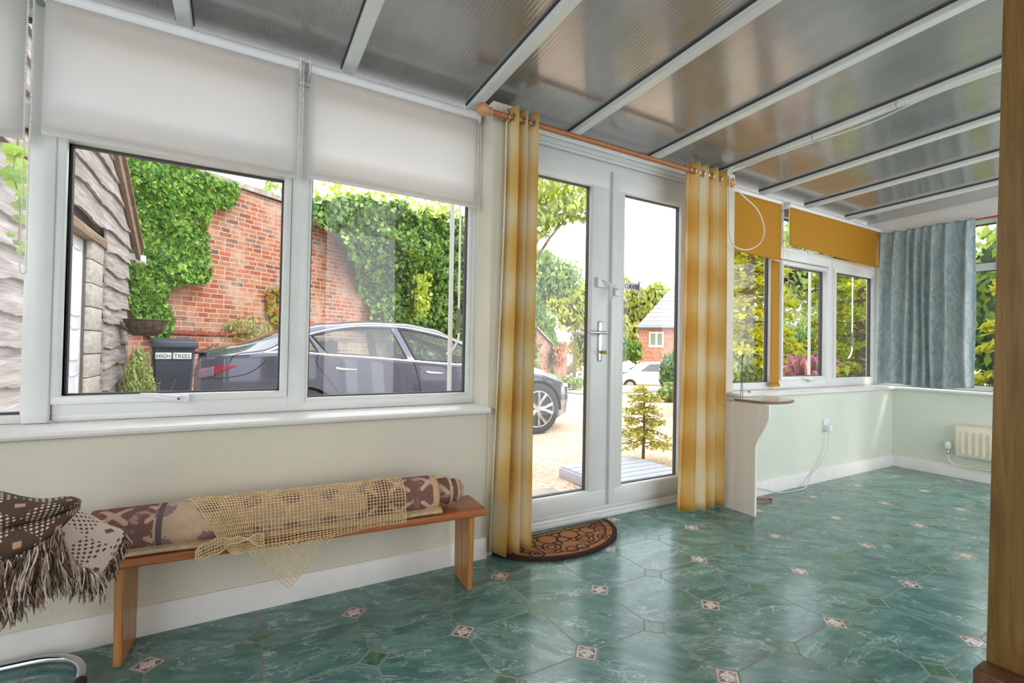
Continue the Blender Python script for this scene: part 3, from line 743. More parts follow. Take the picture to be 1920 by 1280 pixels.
def wire(b, name, th):
    o = b.make(name, net_mat, net, fix=False, smooth=False)
    md = o.modifiers.new('wire', 'WIREFRAME'); md.thickness = th; md.use_even_offset = False; md.use_replace = True; md.use_boundary = True
    return o
b = B(); b.grid(net_fn, 62, 27); wire(b, 'draped_sheet', .0036)
# hanging corner: square net held by its corner
b = B(); n = 17
c0 = Vector((-.235, -.100, -.018)); c1 = Vector((.045, -.100, -.012)); tip = Vector((-.10, -.112, -.170))
V = {}
for i in range(n+1):
    for j in range(n+1-i):
        q = tip + (c0-tip)*(i/n) + (c1-tip)*(j/n)
        q = q + Vector((0, -.010*math.sin(i*.5)*math.sin(j*.35)*(1-(i+j)/n), 0)); V[i, j] = b.bm.verts.new(q)
for i in range(n):
    for j in range(n-i):
        if (i+1, j+1) in V: b.bm.faces.new((V[i, j], V[i+1, j], V[i+1, j+1], V[i, j+1]))
        else: b.bm.faces.new((V[i, j], V[i+1, j], V[i, j+1]))
wire(b, 'hanging_corner', .0036)
# bunched edge curling under at the left
def bunch(u, v):
    a = 2.2*PI*v; r = .016+.010*math.sin(u*7)+.004*math.sin(u*23)
    return Vector((-.37 + .19*u, -.112 + math.cos(a)*r*.9, -.010 + .030*math.sin(u*PI*.8) + math.sin(a)*r))
b = B(); b.grid(bunch, 22, 14); wire(b, 'curled_edge', .0032)

# ---- tapestry blanket on the chair at the left edge
def tap_mat(name, ground, motif, lozenge):
    m = M_(name); c = m.n('TexCoord'); sp = m.n('SeparateXYZ'); m.l(c.outputs['UV'], sp.inputs[0])
    s = .0100
    gu = m.math('DIVIDE', sp.outputs[0], s); gv = m.math('DIVIDE', sp.outputs[1], s)
    def cell(x, n_): return m.math('SUBTRACT', m.math('FRACT', m.math('DIVIDE', x, n_)), .5)
    a = m.math('ABSOLUTE', cell(gu, 1.6)); bq = m.math('ABSOLUTE', cell(gv, 1.6))
    small = m.math('LESS_THAN', m.math('ADD', a, bq), .36)
    a2 = m.math('ABSOLUTE', cell(gu, 13)); b2 = m.math('ABSOLUTE', cell(gv, 13))
    zone = m.math('LESS_THAN', m.math('ADD', a2, b2), .50)
    dots = m.math('MULTIPLY', small, zone)
    a3 = m.math('ABSOLUTE', cell(m.math('ADD', gu, 6.5), 13)); b3 = m.math('ABSOLUTE', cell(m.math('ADD', gv, 6.5), 13))
    blk = m.math('MULTIPLY', m.math('LESS_THAN', a3, .09), m.math('LESS_THAN', b3, .09))
    col = m.mix(dots, lin(ground), lin(motif)); col = m.mix(blk, col, lin(lozenge))
    m.set(col, .95, spec=.1); m.bump(m.math('ADD', dots, m.noise(m.coord('UV', scale=(500, 500, 1)), 1, 1)), .4, .002); return m.m
tap_brown = tap_mat('brown_tapestry_wool', (86, 68, 58), (214, 200, 176), (184, 150, 118))
tap_cream = tap_mat('cream_tapestry_wool', (206, 188, 176), (92, 70, 60), (112, 88, 72))
blanket = empty('tapestry_blanket', 'folded brown and cream tapestry blanket with long fringe at the left edge', 'blanket', (-.55, -.40, .48))
bo = Vector((-.55, -.40, .48))
def from_px(rows):
    """rows of (px,py,y) control points"""
    return [[at(x, y, 'y', yy)-bo for x, y, yy in r] for r in rows]
def bez(ctrl):
    nr, nc = len(ctrl), len(ctrl[0])
    def cr(p, t):
        n_ = len(p)-1; f = min(t*n_, n_-1e-6); i = int(f); t = f-i
        p0 = p[max(i-1, 0)]; p1 = p[i]; p2 = p[i+1]; p3 = p[min(i+2, n_)]
        return .5*((2*p1)+(p2-p0)*t+(2*p0-5*p1+4*p2-p3)*t*t+(3*p1-p0-3*p2+p3)*t*t*t)
    return lambda u, v: cr([cr(r, u) for r in ctrl], v)
def sheet(name, rows, mat, su, sv, th=.006, nu=40, nv=30):
    b = B(); fn = bez(from_px(rows)); b.grid(fn, nu, nv, lambda u, v: (u*su, v*sv)); o = b.make(name, mat, blanket, solid=th, fix=False, ang=0); return fn
# cream lower layer
f_cream = sheet('cream_layer', [[(20, 960, -.16), (80, 950, -.18), (135, 948, -.20), (160, 962, -.22)],
                      [(20, 1000, -.30), (90, 985, -.33), (160, 985, -.33), (205, 985, -.30)],
                      [(20, 1030, -.40), (90, 1025, -.42), (160, 1025, -.42), (232, 1004, -.36)],
                      [(20, 1062, -.44), (90, 1055, -.46), (150, 1062, -.46), (190, 1074, -.44)]], tap_cream, .30, .26)
# right hand brown underside corner peeping out
# brown folded upper layers
f_b1 = sheet('upper_fold', [[(-60, 905, -.20), (0, 922, -.22), (70, 936, -.24), (125, 932, -.26), (143, 934, -.30)],
                     [(-60, 930, -.36), (0, 934, -.37), (70, 940, -.38), (130, 934, -.39), (150, 938, -.40)],
                     [(-60, 985, -.46), (0, 966, -.46), (70, 952, -.46), (125, 944, -.45), (151, 942, -.43)],
                     [(-60, 1015, -.44), (0, 992, -.45), (60, 976, -.45), (115, 960, -.44), (146, 950, -.42)]], tap_brown, .34, .24)
f_b2 = sheet('lower_fold', [[(-60, 1016, -.38), (0, 994, -.38), (60, 978, -.38), (110, 962, -.38), (149, 942, -.38)],
                     [(-60, 1020, -.47), (0, 1000, -.47), (60, 985, -.47), (115, 968, -.46), (150, 950, -.44)],
                     [(-60, 1050, -.50), (0, 1032, -.50), (60, 1014, -.50), (105, 992, -.49), (138, 964, -.46)],
                     [(-60, 1085, -.47), (0, 1065, -.48), (50, 1040, -.48), (90, 1012, -.47), (120, 982, -.45)]], tap_brown, .34, .20)
fr_c = P('cream_fringe_yarn', (214, 200, 182), .95, var=.3, vs=70); fr_b = P('brown_fringe_yarn', (86, 66, 54), .95, var=.4, vs=70); fr_t = P('tan_fringe_yarn', (166, 128, 106), .95, var=.3, vs=70)
def fringe(name, starts, length, mats, r=.0014):
    per = [B() for _ in mats]
    for p in starts:
        k = random.choices(range(len(mats)), [m_[1] for m_ in mats])[0]
        L_ = length*random.uniform(.6, 1.15); d = Vector((random.gauss(0, .25), random.gauss(0, .25)-.1, -1)); pts = []; q = p.copy()
        pts.append(q.copy()); ph = random.uniform(0, 6); n_ = 7
        for j in range(n_):
            d = (d + Vector((random.gauss(0, .22), random.gauss(0, .18), -.35))).normalized(); q = q + d*(L_/n_); pts.append(q.copy())
        per[k].tube(pts, [r]*(len(pts)-1)+[r*.4], 5, caps=False)
    for bb, (mt, _) in zip(per, mats):
        o = bb.make(name, mt, blanket); tag(o, None, kind='stuff')
st = []
for i in range(800):   # along the front edge of the folds
    u = random.random(); p = f_b2(u*.92, random.uniform(.82, 1.0)); st.append(p+Vector((0, -.004-random.random()*.02, 0)))
fringe('fringe', st, .138, [(fr_b, 4), (fr_c, 4), (fr_t, 3)])
st = [f_cream(random.uniform(.3, 1), 1)+Vector((0, -.004*random.random(), .002)) for _ in range(330)]
fringe('fringe', st, .075, [(fr_c, 6), (fr_t, 2), (fr_b, 3)])
st = [f_cream(1, random.uniform(.45, 1))+Vector((.004, 0, -.004)) for _ in range(120)]
b_save = random.getstate(); fringe('fringe', st, .045, [(fr_b, 5), (fr_t, 3), (fr_c, 2)])

# ---- chair the blanket lies on; only a chrome base rail shows
chair = empty('chair', 'chair hidden under the tapestry blanket, only its chrome floor rail in view', 'chair', (-.85, -.45, 0))
def rel(p, o): return [Vector(q)-Vector(o) for q in p]
def arc(pts, n=10):
    out = []; pts = [Vector(p) for p in pts]
    for i in range((len(pts)-1)//2):
        a, c, e = pts[2*i:2*i+3]
        out += [((1-t)**2)*a + 2*(1-t)*t*c + t*t*e for t in [k/n for k in range(n+1)]]
    return out
R0 = (-.85, -.45, 0)
pth = [(-1.15, -.10, .46), (-1.15, -.10, .3), (-1.15, -.08, .15)] + arc([(-1.15, -.07, .08), (-1.15, -.065, .022), (-1.08, -.06, .022)]) + [(-.7, -.055, .022)] + arc([(-.52, -.06, .022), (-.395, -.075, .022), (-.375, -.20, .022)]) + [(-.36, -.32, .022), (-.35, -.6, .022), (-.35, -.75, .022)]
b = B(); b.tube(rel(pth, R0), .013, 12); b.make('chrome_base', chrome, chair)
b = B(); b.tube(rel([(-.3685, -.24, .022), (-.360, -.30, .022)], R0), .0155, 12); b.make('rubber_foot', dark_rubber, chair)
b = B(); b.box(rel([(-1.16, -.42, .40)], R0)[0], rel([(-.60, -.06, .46)], R0)[0], .015, 3); b.make('seat', dark_rubber, chair)

# ================================================================ DOORMAT
def mat_material():
    m = M_('coir_with_black_scrolls'); c = m.n('TexCoord'); sp = m.n('SeparateXYZ'); m.l(c.outputs['Object'], sp.inputs[0])
    X, Y = sp.outputs[0], sp.outputs[1]
    def ring(cx, cy, r, w):
        d = m.math('SQRT', m.math('ADD', m.math('POWER', m.math('SUBTRACT', X, cx), 2), m.math('POWER', m.math('SUBTRACT', Y, cy), 2)))
        return m.math('LESS_THAN', m.math('ABSOLUTE', m.math('SUBTRACT', d, r)), w)
    rr = None
    circ = []
    for sx in (-1, 1):
        circ += [(sx*.27, -.055, .030), (sx*.27, -.055, .012), (sx*.185, -.085, .040), (sx*.10, -.17, .045), (sx*.10, -.17, .022), (sx*.20, -.20, .034), (sx*.20, -.20, .014), (sx*.065, -.085, .05), (sx*.30, -.12, .025), (sx*.03, -.24, .028)]
    circ += [(0, -.12, .03), (0, -.06, .02), (.13, -.055, .022), (-.13, -.055, .022), (.245, -.125, .018), (-.245, -.125, .018), (.15, -.145, .02), (-.15, -.145, .02), (.05, -.15, .02), (-.05, -.15, .02), (.10, -.225, .016), (-.10, -.225, .016), (.225, -.07, .018)]
    for q in circ:
        x = ring(q[0], q[1], q[2], .0045); rr = x if rr is None else m.math('MAXIMUM', rr, x)
    # border ellipse
    d = m.math('SQRT', m.math('ADD', m.math('POWER', m.math('DIVIDE', X, .375), 2), m.math('POWER', m.math('DIVIDE', Y, .305), 2)))
    bd = m.math('GREATER_THAN', d, .93)
    b2 = m.math('LESS_THAN', m.math('ABSOLUTE', m.math('SUBTRACT', d, .83)), .014)
    tp = m.math('GREATER_THAN', Y, -.014); tp2 = m.math('LESS_THAN', m.math('ABSOLUTE', m.math('ADD', Y, .036)), .004)
    blk = m.math('MAXIMUM', m.math('MAXIMUM', bd, b2), m.math('MAXIMUM', m.math('MAXIMUM', tp, tp2), rr))
    n1 = m.noise(m.coord(scale=(260, 260, 260)), 1, 2)
    blk = m.math('MULTIPLY', blk, m.ramp(n1, [(.30, (.35, .35, .35)), (.5, (1, 1, 1))]))
    col = m.ramp(n1, [(.3, lin((112, 74, 44))), (.6, lin((184, 128, 82)))])
    m.set(m.mix(blk, col, lin((46, 40, 42))), .95, spec=.1); m.bump(n1, .9, .006); return m.m
pr = [(.375*math.cos(a), -.305*math.sin(a)) for a in [PI*k/40 for k in range(41)]]
b = B(); b.prism(pr, 'z', 0.0, .016); bmesh.ops.bevel(b.bm, geom=[e for e in b.bm.edges if e.calc_length() < .9 and abs(e.verts[0].co.z-e.verts[1].co.z) < 1e-4 and e.verts[0].co.z > .01], offset=.004, segments=2, affect='EDGES')
o = b.make('doormat', mat_material()); o.scale = (1.08, 1, 1); o.location = (1.478, .088, .001); o.rotation_euler = (0, 0, math.radians(2))
tag(o, 'half-moon brown coir doormat with black scroll pattern inside the doors', 'doormat')

# ================================================================ CORNER SHELF, SOCKET, CABLES, RADIATOR
melamine = wood('pale_melamine', (226, 218, 208), (242, 236, 230), .35, 2, .6, .02)
shelf_top = P('grey_beige_laminate', (204, 194, 186), .25, var=.05); shelf_edge = P('brown_laminate_edge', (136, 104, 84), .5)
sh = empty('corner_shelf', 'small white shelf unit with half-round top and curved side panel', 'shelf unit', (2.765, -.14, 0))
prof = [(.13, 0), (-.115, 0)]
for k in range(21):   # curved front edge: narrow waist, flaring at top
    tt = k/20; z = .02+.665*tt
    y = -.118 - .085*(lambda q: q*q*(3-2*q))(min(1, max(0, (tt-.58)/.34)))
    if tt > .90: y += .02*(tt-.90)/.1*0
    prof.append((y, z))
prof += [(.13, .685)]
b = B(); b.prism(prof, 'x', -.009, .009); b.make('side_panel', melamine, sh)
b = B(); b.box((.009, .11, .02), (.06, .128, .685)); b.make('rear_panel', melamine, sh)
tp = [(-.05, .14), (.42, .14), (.42, .10)] ; pts = []
cxs, cys = .03, .0
for k in range(25):
    a = -PI*.0 - PI*k/24
    pts.append((max(-.012, .135 + .27*math.cos(a)), .02 + .235*math.sin(a)))
pts = [(.405, .14)] + pts + [(-.012, .14)]
b = B(); b.prism(pts, 'z', .690, .7065); b.make('shelf_top', shelf_top, sh)
b = B(); b.tube([(x, y, .698) for x, y in pts[1:-1]], .0085, 8); b.make('top_edging', shelf_edge, sh)
bx = B(); bx.box((2.84, -.10, .708), (3.04, .03, .730), .003); o = bx.make('box', plastic_white); tag(o, 'small flat white box on the half-round shelf', 'box')
b2 = B(); b2.tube([(2.975, -.06, .731), (2.985, -.06, .742), (3.0, -.06, .732)], .003, 6); b2.make('catch', dark_rubber, o)
b = B(); wf = [(2.81, -.12, .7075), (2.83, -.11, .85), (2.852, -.10, .97), (2.845, -.10, .985), (2.858, -.10, .975), (2.862, -.09, .965), (2.872, -.09, .972), (2.882, -.09, .99)]
b.tube(wf, .0022, 6); b.tube([(2.83, -.12, .7075), (2.85, -.10, .85), (2.864, -.09, .966)], .0022, 6)
o = b.make('wire_holder', P('dark_wire', (74, 66, 58), .4, .8)); tag(o, 'thin dark bent wire holder standing on the shelf by the curtain', 'wire holder')

so_ = empty('wall_socket', 'white double wall socket on the pale green wall', 'socket', (4.06, 0, .44))
b = B(); b.box((-.045, -.012, -.043), (.045, 0, .043), .004, 3); b.make('face_plate', plastic_white, so_)
for x in (-.022, .022): b = B(); b.box((x-.006, -.016, .018), (x+.006, -.011, .032), .001); b.make('switch', plastic_white, so_)
b = B()
for x, z in ((.022, .006), (.014, -.010), (.030, -.010)): b.box((x-.003, -.0125, z-.004), (x+.003, -.0118, z+.004))
b.make('pin_hole', dark_rubber, so_, smooth=False)
pc = empty('plug', 'white plug in the socket with cable trailing to the shelf unit', 'plug', (4.045, -.012, .42))
b = B(); b.box((-.022, -.04, -.03), (.022, 0, .022), .008, 3); b.make('plug_body', plastic_white, pc)
O = Vector((4.045, -.012, .42))
pts = [(4.03, -.035, .39), (4.03, -.04, .33), (3.985, -.04, .22), (3.90, -.03, .13), (3.78, -.035, .07), (3.68, -.06, .012), (3.55, -.07, .006), (3.38, -.05, .008), (3.2, -.035, .05), (3.02, -.035, .09), (2.88, -.03, .10)]
def cr_path(P_, n=10):
    P_ = [Vector(p) for p in P_]; out = []
    for i in range(len(P_)-1):
        p0, p1, p2, p3 = P_[max(i-1, 0)], P_[i], P_[i+1], P_[min(i+2, len(P_)-1)]
        for k in range(n):
            t = k/n; out.append(.5*((2*p1)+(p2-p0)*t+(2*p0-5*p1+4*p2-p3)*t*t+(3*p1-p0-3*p2+p3)*t*t*t))
    return out+[P_[-1]]
b = B(); b.tube([q-O for q in cr_path(pts)], .0035, 8); b.make('cable', P('white_flex', (214, 212, 206), .45), pc)
b = B(); b.tube([(3.05, -.085, .014), (3.09, -.10, .016), (3.13, -.115, .014)], [.007, .010, .006], 8); b.ball((3.145, -.12, .012), .012, 1, 1, .8)
o = b.make('screwdriver', P('red_plastic', (170, 66, 52), .4)); tag(o, 'small red tool lying on the floor beside the shelf side panel', 'tool')

# loose cable along the roof bar, ending in a hanging loop
b = B()
def rp_(y, dx=0, dz=0): return (2.83+dx, y, zr(y)+dz)
pts = [rp_(-3.3, .03, -.006), rp_(-2.6, -.0, -.008), rp_(-2.0, .028, -.010), rp_(-1.5, .034, -.008), rp_(-1.1, .0, -.010), rp_(-.8, .036, -.014), rp_(-.5, .02, -.006), rp_(-.25, -.01, -.008), rp_(-.1, -.02, -.01)]
pts += [(2.74, -.075, 2.14), (2.735, -.075, 1.98), (2.735, -.075, 1.80), (2.755, -.075, 1.725), (2.83, -.06, 1.69), (2.96, -.06, 1.69), (3.09, -.06, 1.75), (3.135, -.06, 1.85), (3.06, -.06, 1.97), (2.88, -.06, 2.05), (2.76, -.06, 2.12), (2.735, -.06, 2.17), rp_(-.08, -.06, -.005)]
b.tube(cr_path(pts), .0042, 8); o = b.make('cable', P('white_cable', (226, 220, 208), .4)); tag(o, 'white cable clipped along a roof bar and hanging in a loop before the mustard blind', 'cable')
gclip = P('grey_clip', (130, 130, 128), .5)
for y in (-2.15, -1.45, -.95, -.55):
    z = zr(y); b = B(); b.tube([(2.80, y, z+.02), (2.797, y, z-.008), (2.82, y-.004, z-.018), (2.862, y, z-.010), (2.866, y, z+.012)], .0018, 6); b.make('clip', gclip, o)

# radiator on the end wall
rad = empty('radiator', 'small cream panel radiator on the end wall under the teal curtain', 'radiator', (XE, -.47, .19))
rm = P('cream_radiator_enamel', (232, 222, 202), .35, var=.02)
b = B(); x0 = -.085
b.box((x0, -.62, 0), (x0+.012, 0, .235), .003)
for k in range(14):
    y = -.028-.042*k
    b.prism([(x0+.001, y-.005), (x0-.012, y-.010), (x0-.012, y-.022), (x0+.001, y-.027)], 'z', .022, .205)
b.make('front_panel', rm, rad)
b = B(); b.box((x0+.004, -.622, .234), (-.02, .002, .246), .002); b.box((x0+.012, -.621, .005), (-.02, -.616, .235)); b.box((x0+.012, -.004, .005), (-.02, .001, .235)); b.make('top_grille', rm, rad)
for ya_ in (-.58, -.09): b = B(); b.box((-.021, ya_, .02), (-.0008, ya_+.05, .22)); b.make('wall_bracket', rm, rad)
b = B(); vy = .055; b.tube([(x0+.03, -.0, .02), (x0+.03, vy, .02)], .008, 10); b.lathe([(.012, 0), (.014, .006), (.010, .012), (.010, .022), (.014, .026), (.014, .036), (.009, .040)], 16, Matrix.Translation((x0+.03, vy, .0))); vb = b.make('valve_body', chrome, rad)
b = B(); b.lathe([(.015, .04), (.020, .046), (.0205, .085), (.018, .098), (.010, .102)], 20, Matrix.Translation((x0+.03, vy, .0))); b.make('thermostat_head', plastic_white, vb)
b = B(); b.tube(cr_path([(x0+.03, vy, .0), (x0+.03, vy, -.03), (x0+.032, vy-.012, -.06), (x0+.04, vy-.05, -.082), (x0+.045, -.12, -.084), (x0+.045, -.62, -.084)], 6), .0075, 10)
b.box((x0+.034, -.235, -.095), (x0+.058, -.215, -.072), .003); b.make('pipe', rm, rad)

# oak-faced board close to the camera on the right
t = empty('wardrobe', 'tall oak veneered cupboard side close to the camera at right photo edge', 'wardrobe', (0, 0, 0))
pA = at(1880, 0, 'x', 1.36); pB = at(1847, 1280, 'x', 1.36)
b = B(); b.box((1.36, pA.y-.62, .0), (1.84, pA.y, 2.27), .003)
o_ = b.make('carcass', oak_mat, t)
o_.rotation_euler = (0, 0, 0)
sh_ = (pB.y-pA.y)/(pB.z-pA.z)
for v in o_.data.vertices: v.co.y += sh_*(v.co.z-pA.z)
yb_ = pA.y + sh_*(.4-pA.z)
b = B(); b.box((1.30, yb_-.20, .25), (1.359, yb_+.004, .372), .004); b.make('shelf_rail', wood('dark_brown_wood', (88, 54, 34), (124, 80, 54), .4, 0), t)

# ================================================================ OUTSIDE
def ground_z(x, y):
    d = max(0, math.hypot(x, y+2)-8.5); return -.14 - .036*d
gm = M_('pale_gravel'); _v = gm.coord(); vo = gm.n('TexVoronoi'); vo.inputs['Scale'].default_value = 38; gm.l(_v, vo.inputs[0])
_c = gm.ramp(vo.outputs['Color'], [(.1, lin((176, 146, 122))), (.4, lin((214, 186, 158))), (.7, lin((232, 210, 186))), (.95, lin((196, 176, 164)))])
_c = gm.mix(gm.ramp(gm.noise(_v, .9, 4), [(.5, (0, 0, 0)), (.75, (.5, .5, .5))]), _c, lin((198, 160, 130)))
gm.set(_c, .9); gm.bump(vo.outputs['Distance'], .5, .012)
b = B(); b.grid(lambda u, v: (lambda x, y: Vector((x, y, ground_z(x, y)-(.06 if y < .4 else 0))))(-14+74*u, .27+60*v), 74, 60); o = b.make('ground', gm.m, fix=False)
tag(o, 'pale gravel drive outside the doors', 'ground', kind='structure')
b = B(); b.box((-2.6, .18, -.30), (XE+.3, .262, -.0)); tag(b.make('wall_front_base', house_brick, smooth=False), 'brick footing under the front wall', 'wall', kind='structure')

# grassy verges and lane
grass_m = P('rough_grass', (122, 142, 76), .95, var=.35, vs=6, bump=.8, bs=30)
def verge(name, poly, label, dz=.02, mat=grass_m, cat='grass'):
    b = B(); vs = [b.bm.verts.new((x, y, ground_z(x, y)+dz)) for x, y in poly]; b.bm.faces.new(vs)
    bmesh.ops.triangulate(b.bm, faces=b.bm.faces)
    tag(b.make(name, mat, smooth=False, fix=True), label, cat, kind='structure')
lane = P('grey_lane_asphalt', (158, 156, 158), .9, var=.08, vs=3)
a_ = [at(x, 732, 'z', -.52) for x in (880, 1300)]
verge('lane', [(9.0, 10.6), (19, 12.5), (34, 15), (34, 13.4), (19, 11.2), (9.0, 9.4)], 'grey lane crossing beyond the gravel', .02, lane, 'lane')
b = B(); b.grid(lambda u, v: (lambda x, y: Vector((x, y, ground_z(x, y)+.03+.5*max(0, v-.3)**1.5)))(5.9+8*u+1.5*v, 1.0-7.5*u*.0-0+(-4.5+8*v)), 20, 16)
o = b.make('lawn', grass_m, fix=False); tag(o, 'grassy garden bank outside the right hand windows', 'grass', kind='structure')

# --- old brick wall
W0 = Vector((-2.6, 5.385, 0)); WD = Vector((.829, .559, 0)); WN = Vector((.559, -.829, 0))
def wall_at(px, py, off=0.0):
    d = FW + RT*((px-960)/F) - UP*((py-640)/F)
    t = ((W0+WN*off-CAM).dot(WN))/d.dot(WN); return CAM+d*t
def w_sz(p): return ((p-W0).dot(WD), p.z)
def wall_prism(name_b, s0, s1, z0, ztop, th=.34, off=0):
    """brick wall piece with face UVs in metres"""
    bm = name_b.bm; lay = bm.loops.layers.uv.verify(); n = 24
    F_ = [[], []]; K = [[], []]
    for i in range(n+1):
        s = s0+(s1-s0)*i/n; zt = ztop(s) if callable(ztop) else ztop
        for j, o in ((0, off), (1, off-th)):
            p = W0+WD*s+WN*o
            F_[j].append((bm.verts.new((p.x, p.y, z0)), bm.verts.new((p.x, p.y, zt)), s, zt))
    def face(vs, uvs):
        f = bm.faces.new(vs)
        for l, q in zip(f.loops, uvs): l[lay].uv = q
    for j in (0, 1):
        for i in range(n):
            a, b_ = F_[j][i], F_[j][i+1]; face((a[0], b_[0], b_[1], a[1]), ((a[2], z0), (b_[2], z0), (b_[2], b_[3]), (a[2], a[3])))
    for i in range(n):
        a, b_, c, d = F_[0][i], F_[0][i+1], F_[1][i+1], F_[1][i]; face((a[1], b_[1], c[1], d[1]), ((a[2], 0), (b_[2], 0), (b_[2], th), (a[2], th)))
    for i in (0, n):
        a, d = F_[0][i], F_[1][i]; face((a[0], d[0], d[1], a[1]), ((0, z0), (th, z0), (th, a[3]), (0, a[3])))
S_END = 11.0
bwall = empty('brick_wall', 'tall weathered red brick garden wall behind the dark car', 'wall', (0, 0, 0), kind=None)
b = B(); wall_prism(b, -1, S_END, -1.0, lambda s: 3.58+.02*math.sin(s*3)); b.make('brickwork', old_brick, bwall, smooth=False)
b = B(); wall_prism(b, -1, S_END, -1.0, lambda s: 1.13-.012*s, .05, .055); b.make('plinth', old_brick, bwall, smooth=False)
b = B(); wall_prism(b, -1, S_END, 1.125, lambda s: 1.205-.012*s, .05, .10); b.make('ledge_course', P('dark_red_moulded_brick', (150, 76, 60), .85, var=.3, vs=14, bump=.4), bwall, smooth=False)
stone = P('grey_coping_stone', (164, 156, 148), .9, var=.25, vs=9, bump=.5)
b = B(); wall_prism(b, -1, S_END, 3.58, 3.67, .46, .06); b.make('coping', stone, bwall, smooth=False)
# lower stretch seen through the left door leaf
lw = empty('brick_wall', 'lower brick wall stepping down to a brick pier, seen through the left door leaf', 'wall', (0, 0, 0))
b = B(); wall_prism(b, 11.0, 15.2, -1.3, lambda s: 3.0-.20*(s-11)); b.make('brickwork', old_brick, lw, smooth=False)
b = B(); wall_prism(b, 15.2, 17.0, -1.4, lambda s: 1.75-.36*(s-15.2), .5, .25); b.make('pier', old_brick, lw, smooth=False)
b = B(); wall_prism(b, 15.1, 17.1, 1.75, lambda s: 1.84-.36*(s-15.2), .6, .32)
for v in b.bm.verts:
    s, z = w_sz(v.co)
    if abs(v.co.z-1.75) < 1e-4: v.co.z = 1.75-.36*(s-15.2)
b.make('coping', stone, lw, smooth=False)
b = B(); wall_prism(b, 17.0, 19.5, -1.5, 1.35); b.make('brickwork', old_brick, lw, smooth=False)

# --- ivy on the wall
def ivy(label, poly_px, n, size, mat, bulge, name='ivy', off0=.0):
    poly = [w_sz(wall_at(x, y)) for x, y in poly_px]
    ss = [p[0] for p in poly]; zz = [p[1] for p in poly]; pts = []; s0, s1, z0, z1 = min(ss), max(ss), min(zz), max(zz)
    def ins(s, z):
        k = noise.noise(Vector((s*2.2, z*2.2, 1.3)))*.22; k2 = noise.noise(Vector((s*2.2, z*2.2, 8.3)))*.22
        return inpoly(s+k, z+k2, poly)
    def depth(s, z): return off0+bulge*(.55+.8*noise.noise(Vector((s*1.1, z*1.1, 5)))+.45*noise.noise(Vector((s*3.3, z*3.3, 2))))
    tries = 0
    while len(pts) < n and tries < n*12:
        tries += 1; s = random.uniform(s0, s1); z = random.uniform(z0, z1)
        if not ins(s, z): continue
        d = max(.02, depth(s, z))*random.uniform(.85, 1.1)
        e = .1; gx = (depth(s+e, z)-depth(s-e, z))/(2*e); gz = (depth(s, z+e)-depth(s, z-e))/(2*e)
        nrm = (WN - WD*gx*1.3 - Vector((0, 0, 1))*gz*1.3).normalized()
        pts.append((W0+WD*s+WN*d+Vector((0, 0, z)), nrm))
    root = empty(name, label, 'climbing plant', (pts[0][0].x, pts[0][0].y, z0)); off = root.location.copy()
    b = B(); leaves(b, [(p-off, v) for p, v in pts], size, .45, narrow=.8); b.make('leaves', mat, root, smooth=False, fix=False)
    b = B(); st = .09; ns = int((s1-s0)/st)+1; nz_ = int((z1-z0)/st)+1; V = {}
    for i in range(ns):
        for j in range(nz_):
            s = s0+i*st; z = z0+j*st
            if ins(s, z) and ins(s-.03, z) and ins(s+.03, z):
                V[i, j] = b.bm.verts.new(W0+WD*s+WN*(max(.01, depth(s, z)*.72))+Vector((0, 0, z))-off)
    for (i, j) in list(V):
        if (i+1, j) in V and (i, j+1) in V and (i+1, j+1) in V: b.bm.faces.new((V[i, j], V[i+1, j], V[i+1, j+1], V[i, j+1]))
    b.make('backing_sheet', under_leaf, root, smooth=True, ang=0)  # dark green backing sheet added behind the leaves to close the gaps
    return root
ivy('bright green ivy tongue on the brick wall beside the timber shed', [(195, 250), (350, 290), (375, 330), (436, 352), (425, 380), (400, 405), (385, 425), (392, 450), (372, 490), (365, 520), (330, 545), (300, 560), (295, 600), (285, 640), (268, 640), (255, 600), (235, 560), (215, 500)], 5200, .085, ivy_bright, .22)
ivy('dense dark green ivy covering the brick wall above the car roof', [(570, 375), (640, 370), (700, 375), (760, 392), (900, 430), (960, 470), (990, 560), (985, 680), (860, 720), (715, 670), (690, 615), (672, 575), (650, 530), (622, 490), (596, 452), (575, 425), (560, 400)], 17000, .105, ivy_leaf, .75)
ivy('reddish creeper patch beside the window mullion on the brick wall', [(497, 560), (512, 543), (560, 545), (560, 620), (520, 615), (500, 600)], 420, .09, autumn_leaf, .12, 'creeper')
ivy('yellowish hanging creeper strands within the dark ivy', [(712, 520), (735, 515), (742, 560), (728, 600), (716, 600)], 260, .10, yellow_leaf, .15, 'creeper', .95)
ivy('ivy and red creeper mass on the lower brick wall, through the left door', [(1005, 560), (1022, 585), (1038, 640), (1052, 645), (1046, 675), (1030, 700), (1000, 700)], 1500, .16, mid_leaf, .35)
ivy('red leaved creeper on the lower brick wall through the left door', [(1015, 645), (1030, 638), (1036, 665), (1032, 690), (1018, 690)], 160, .16, red_leaf, .2, 'creeper', .5)

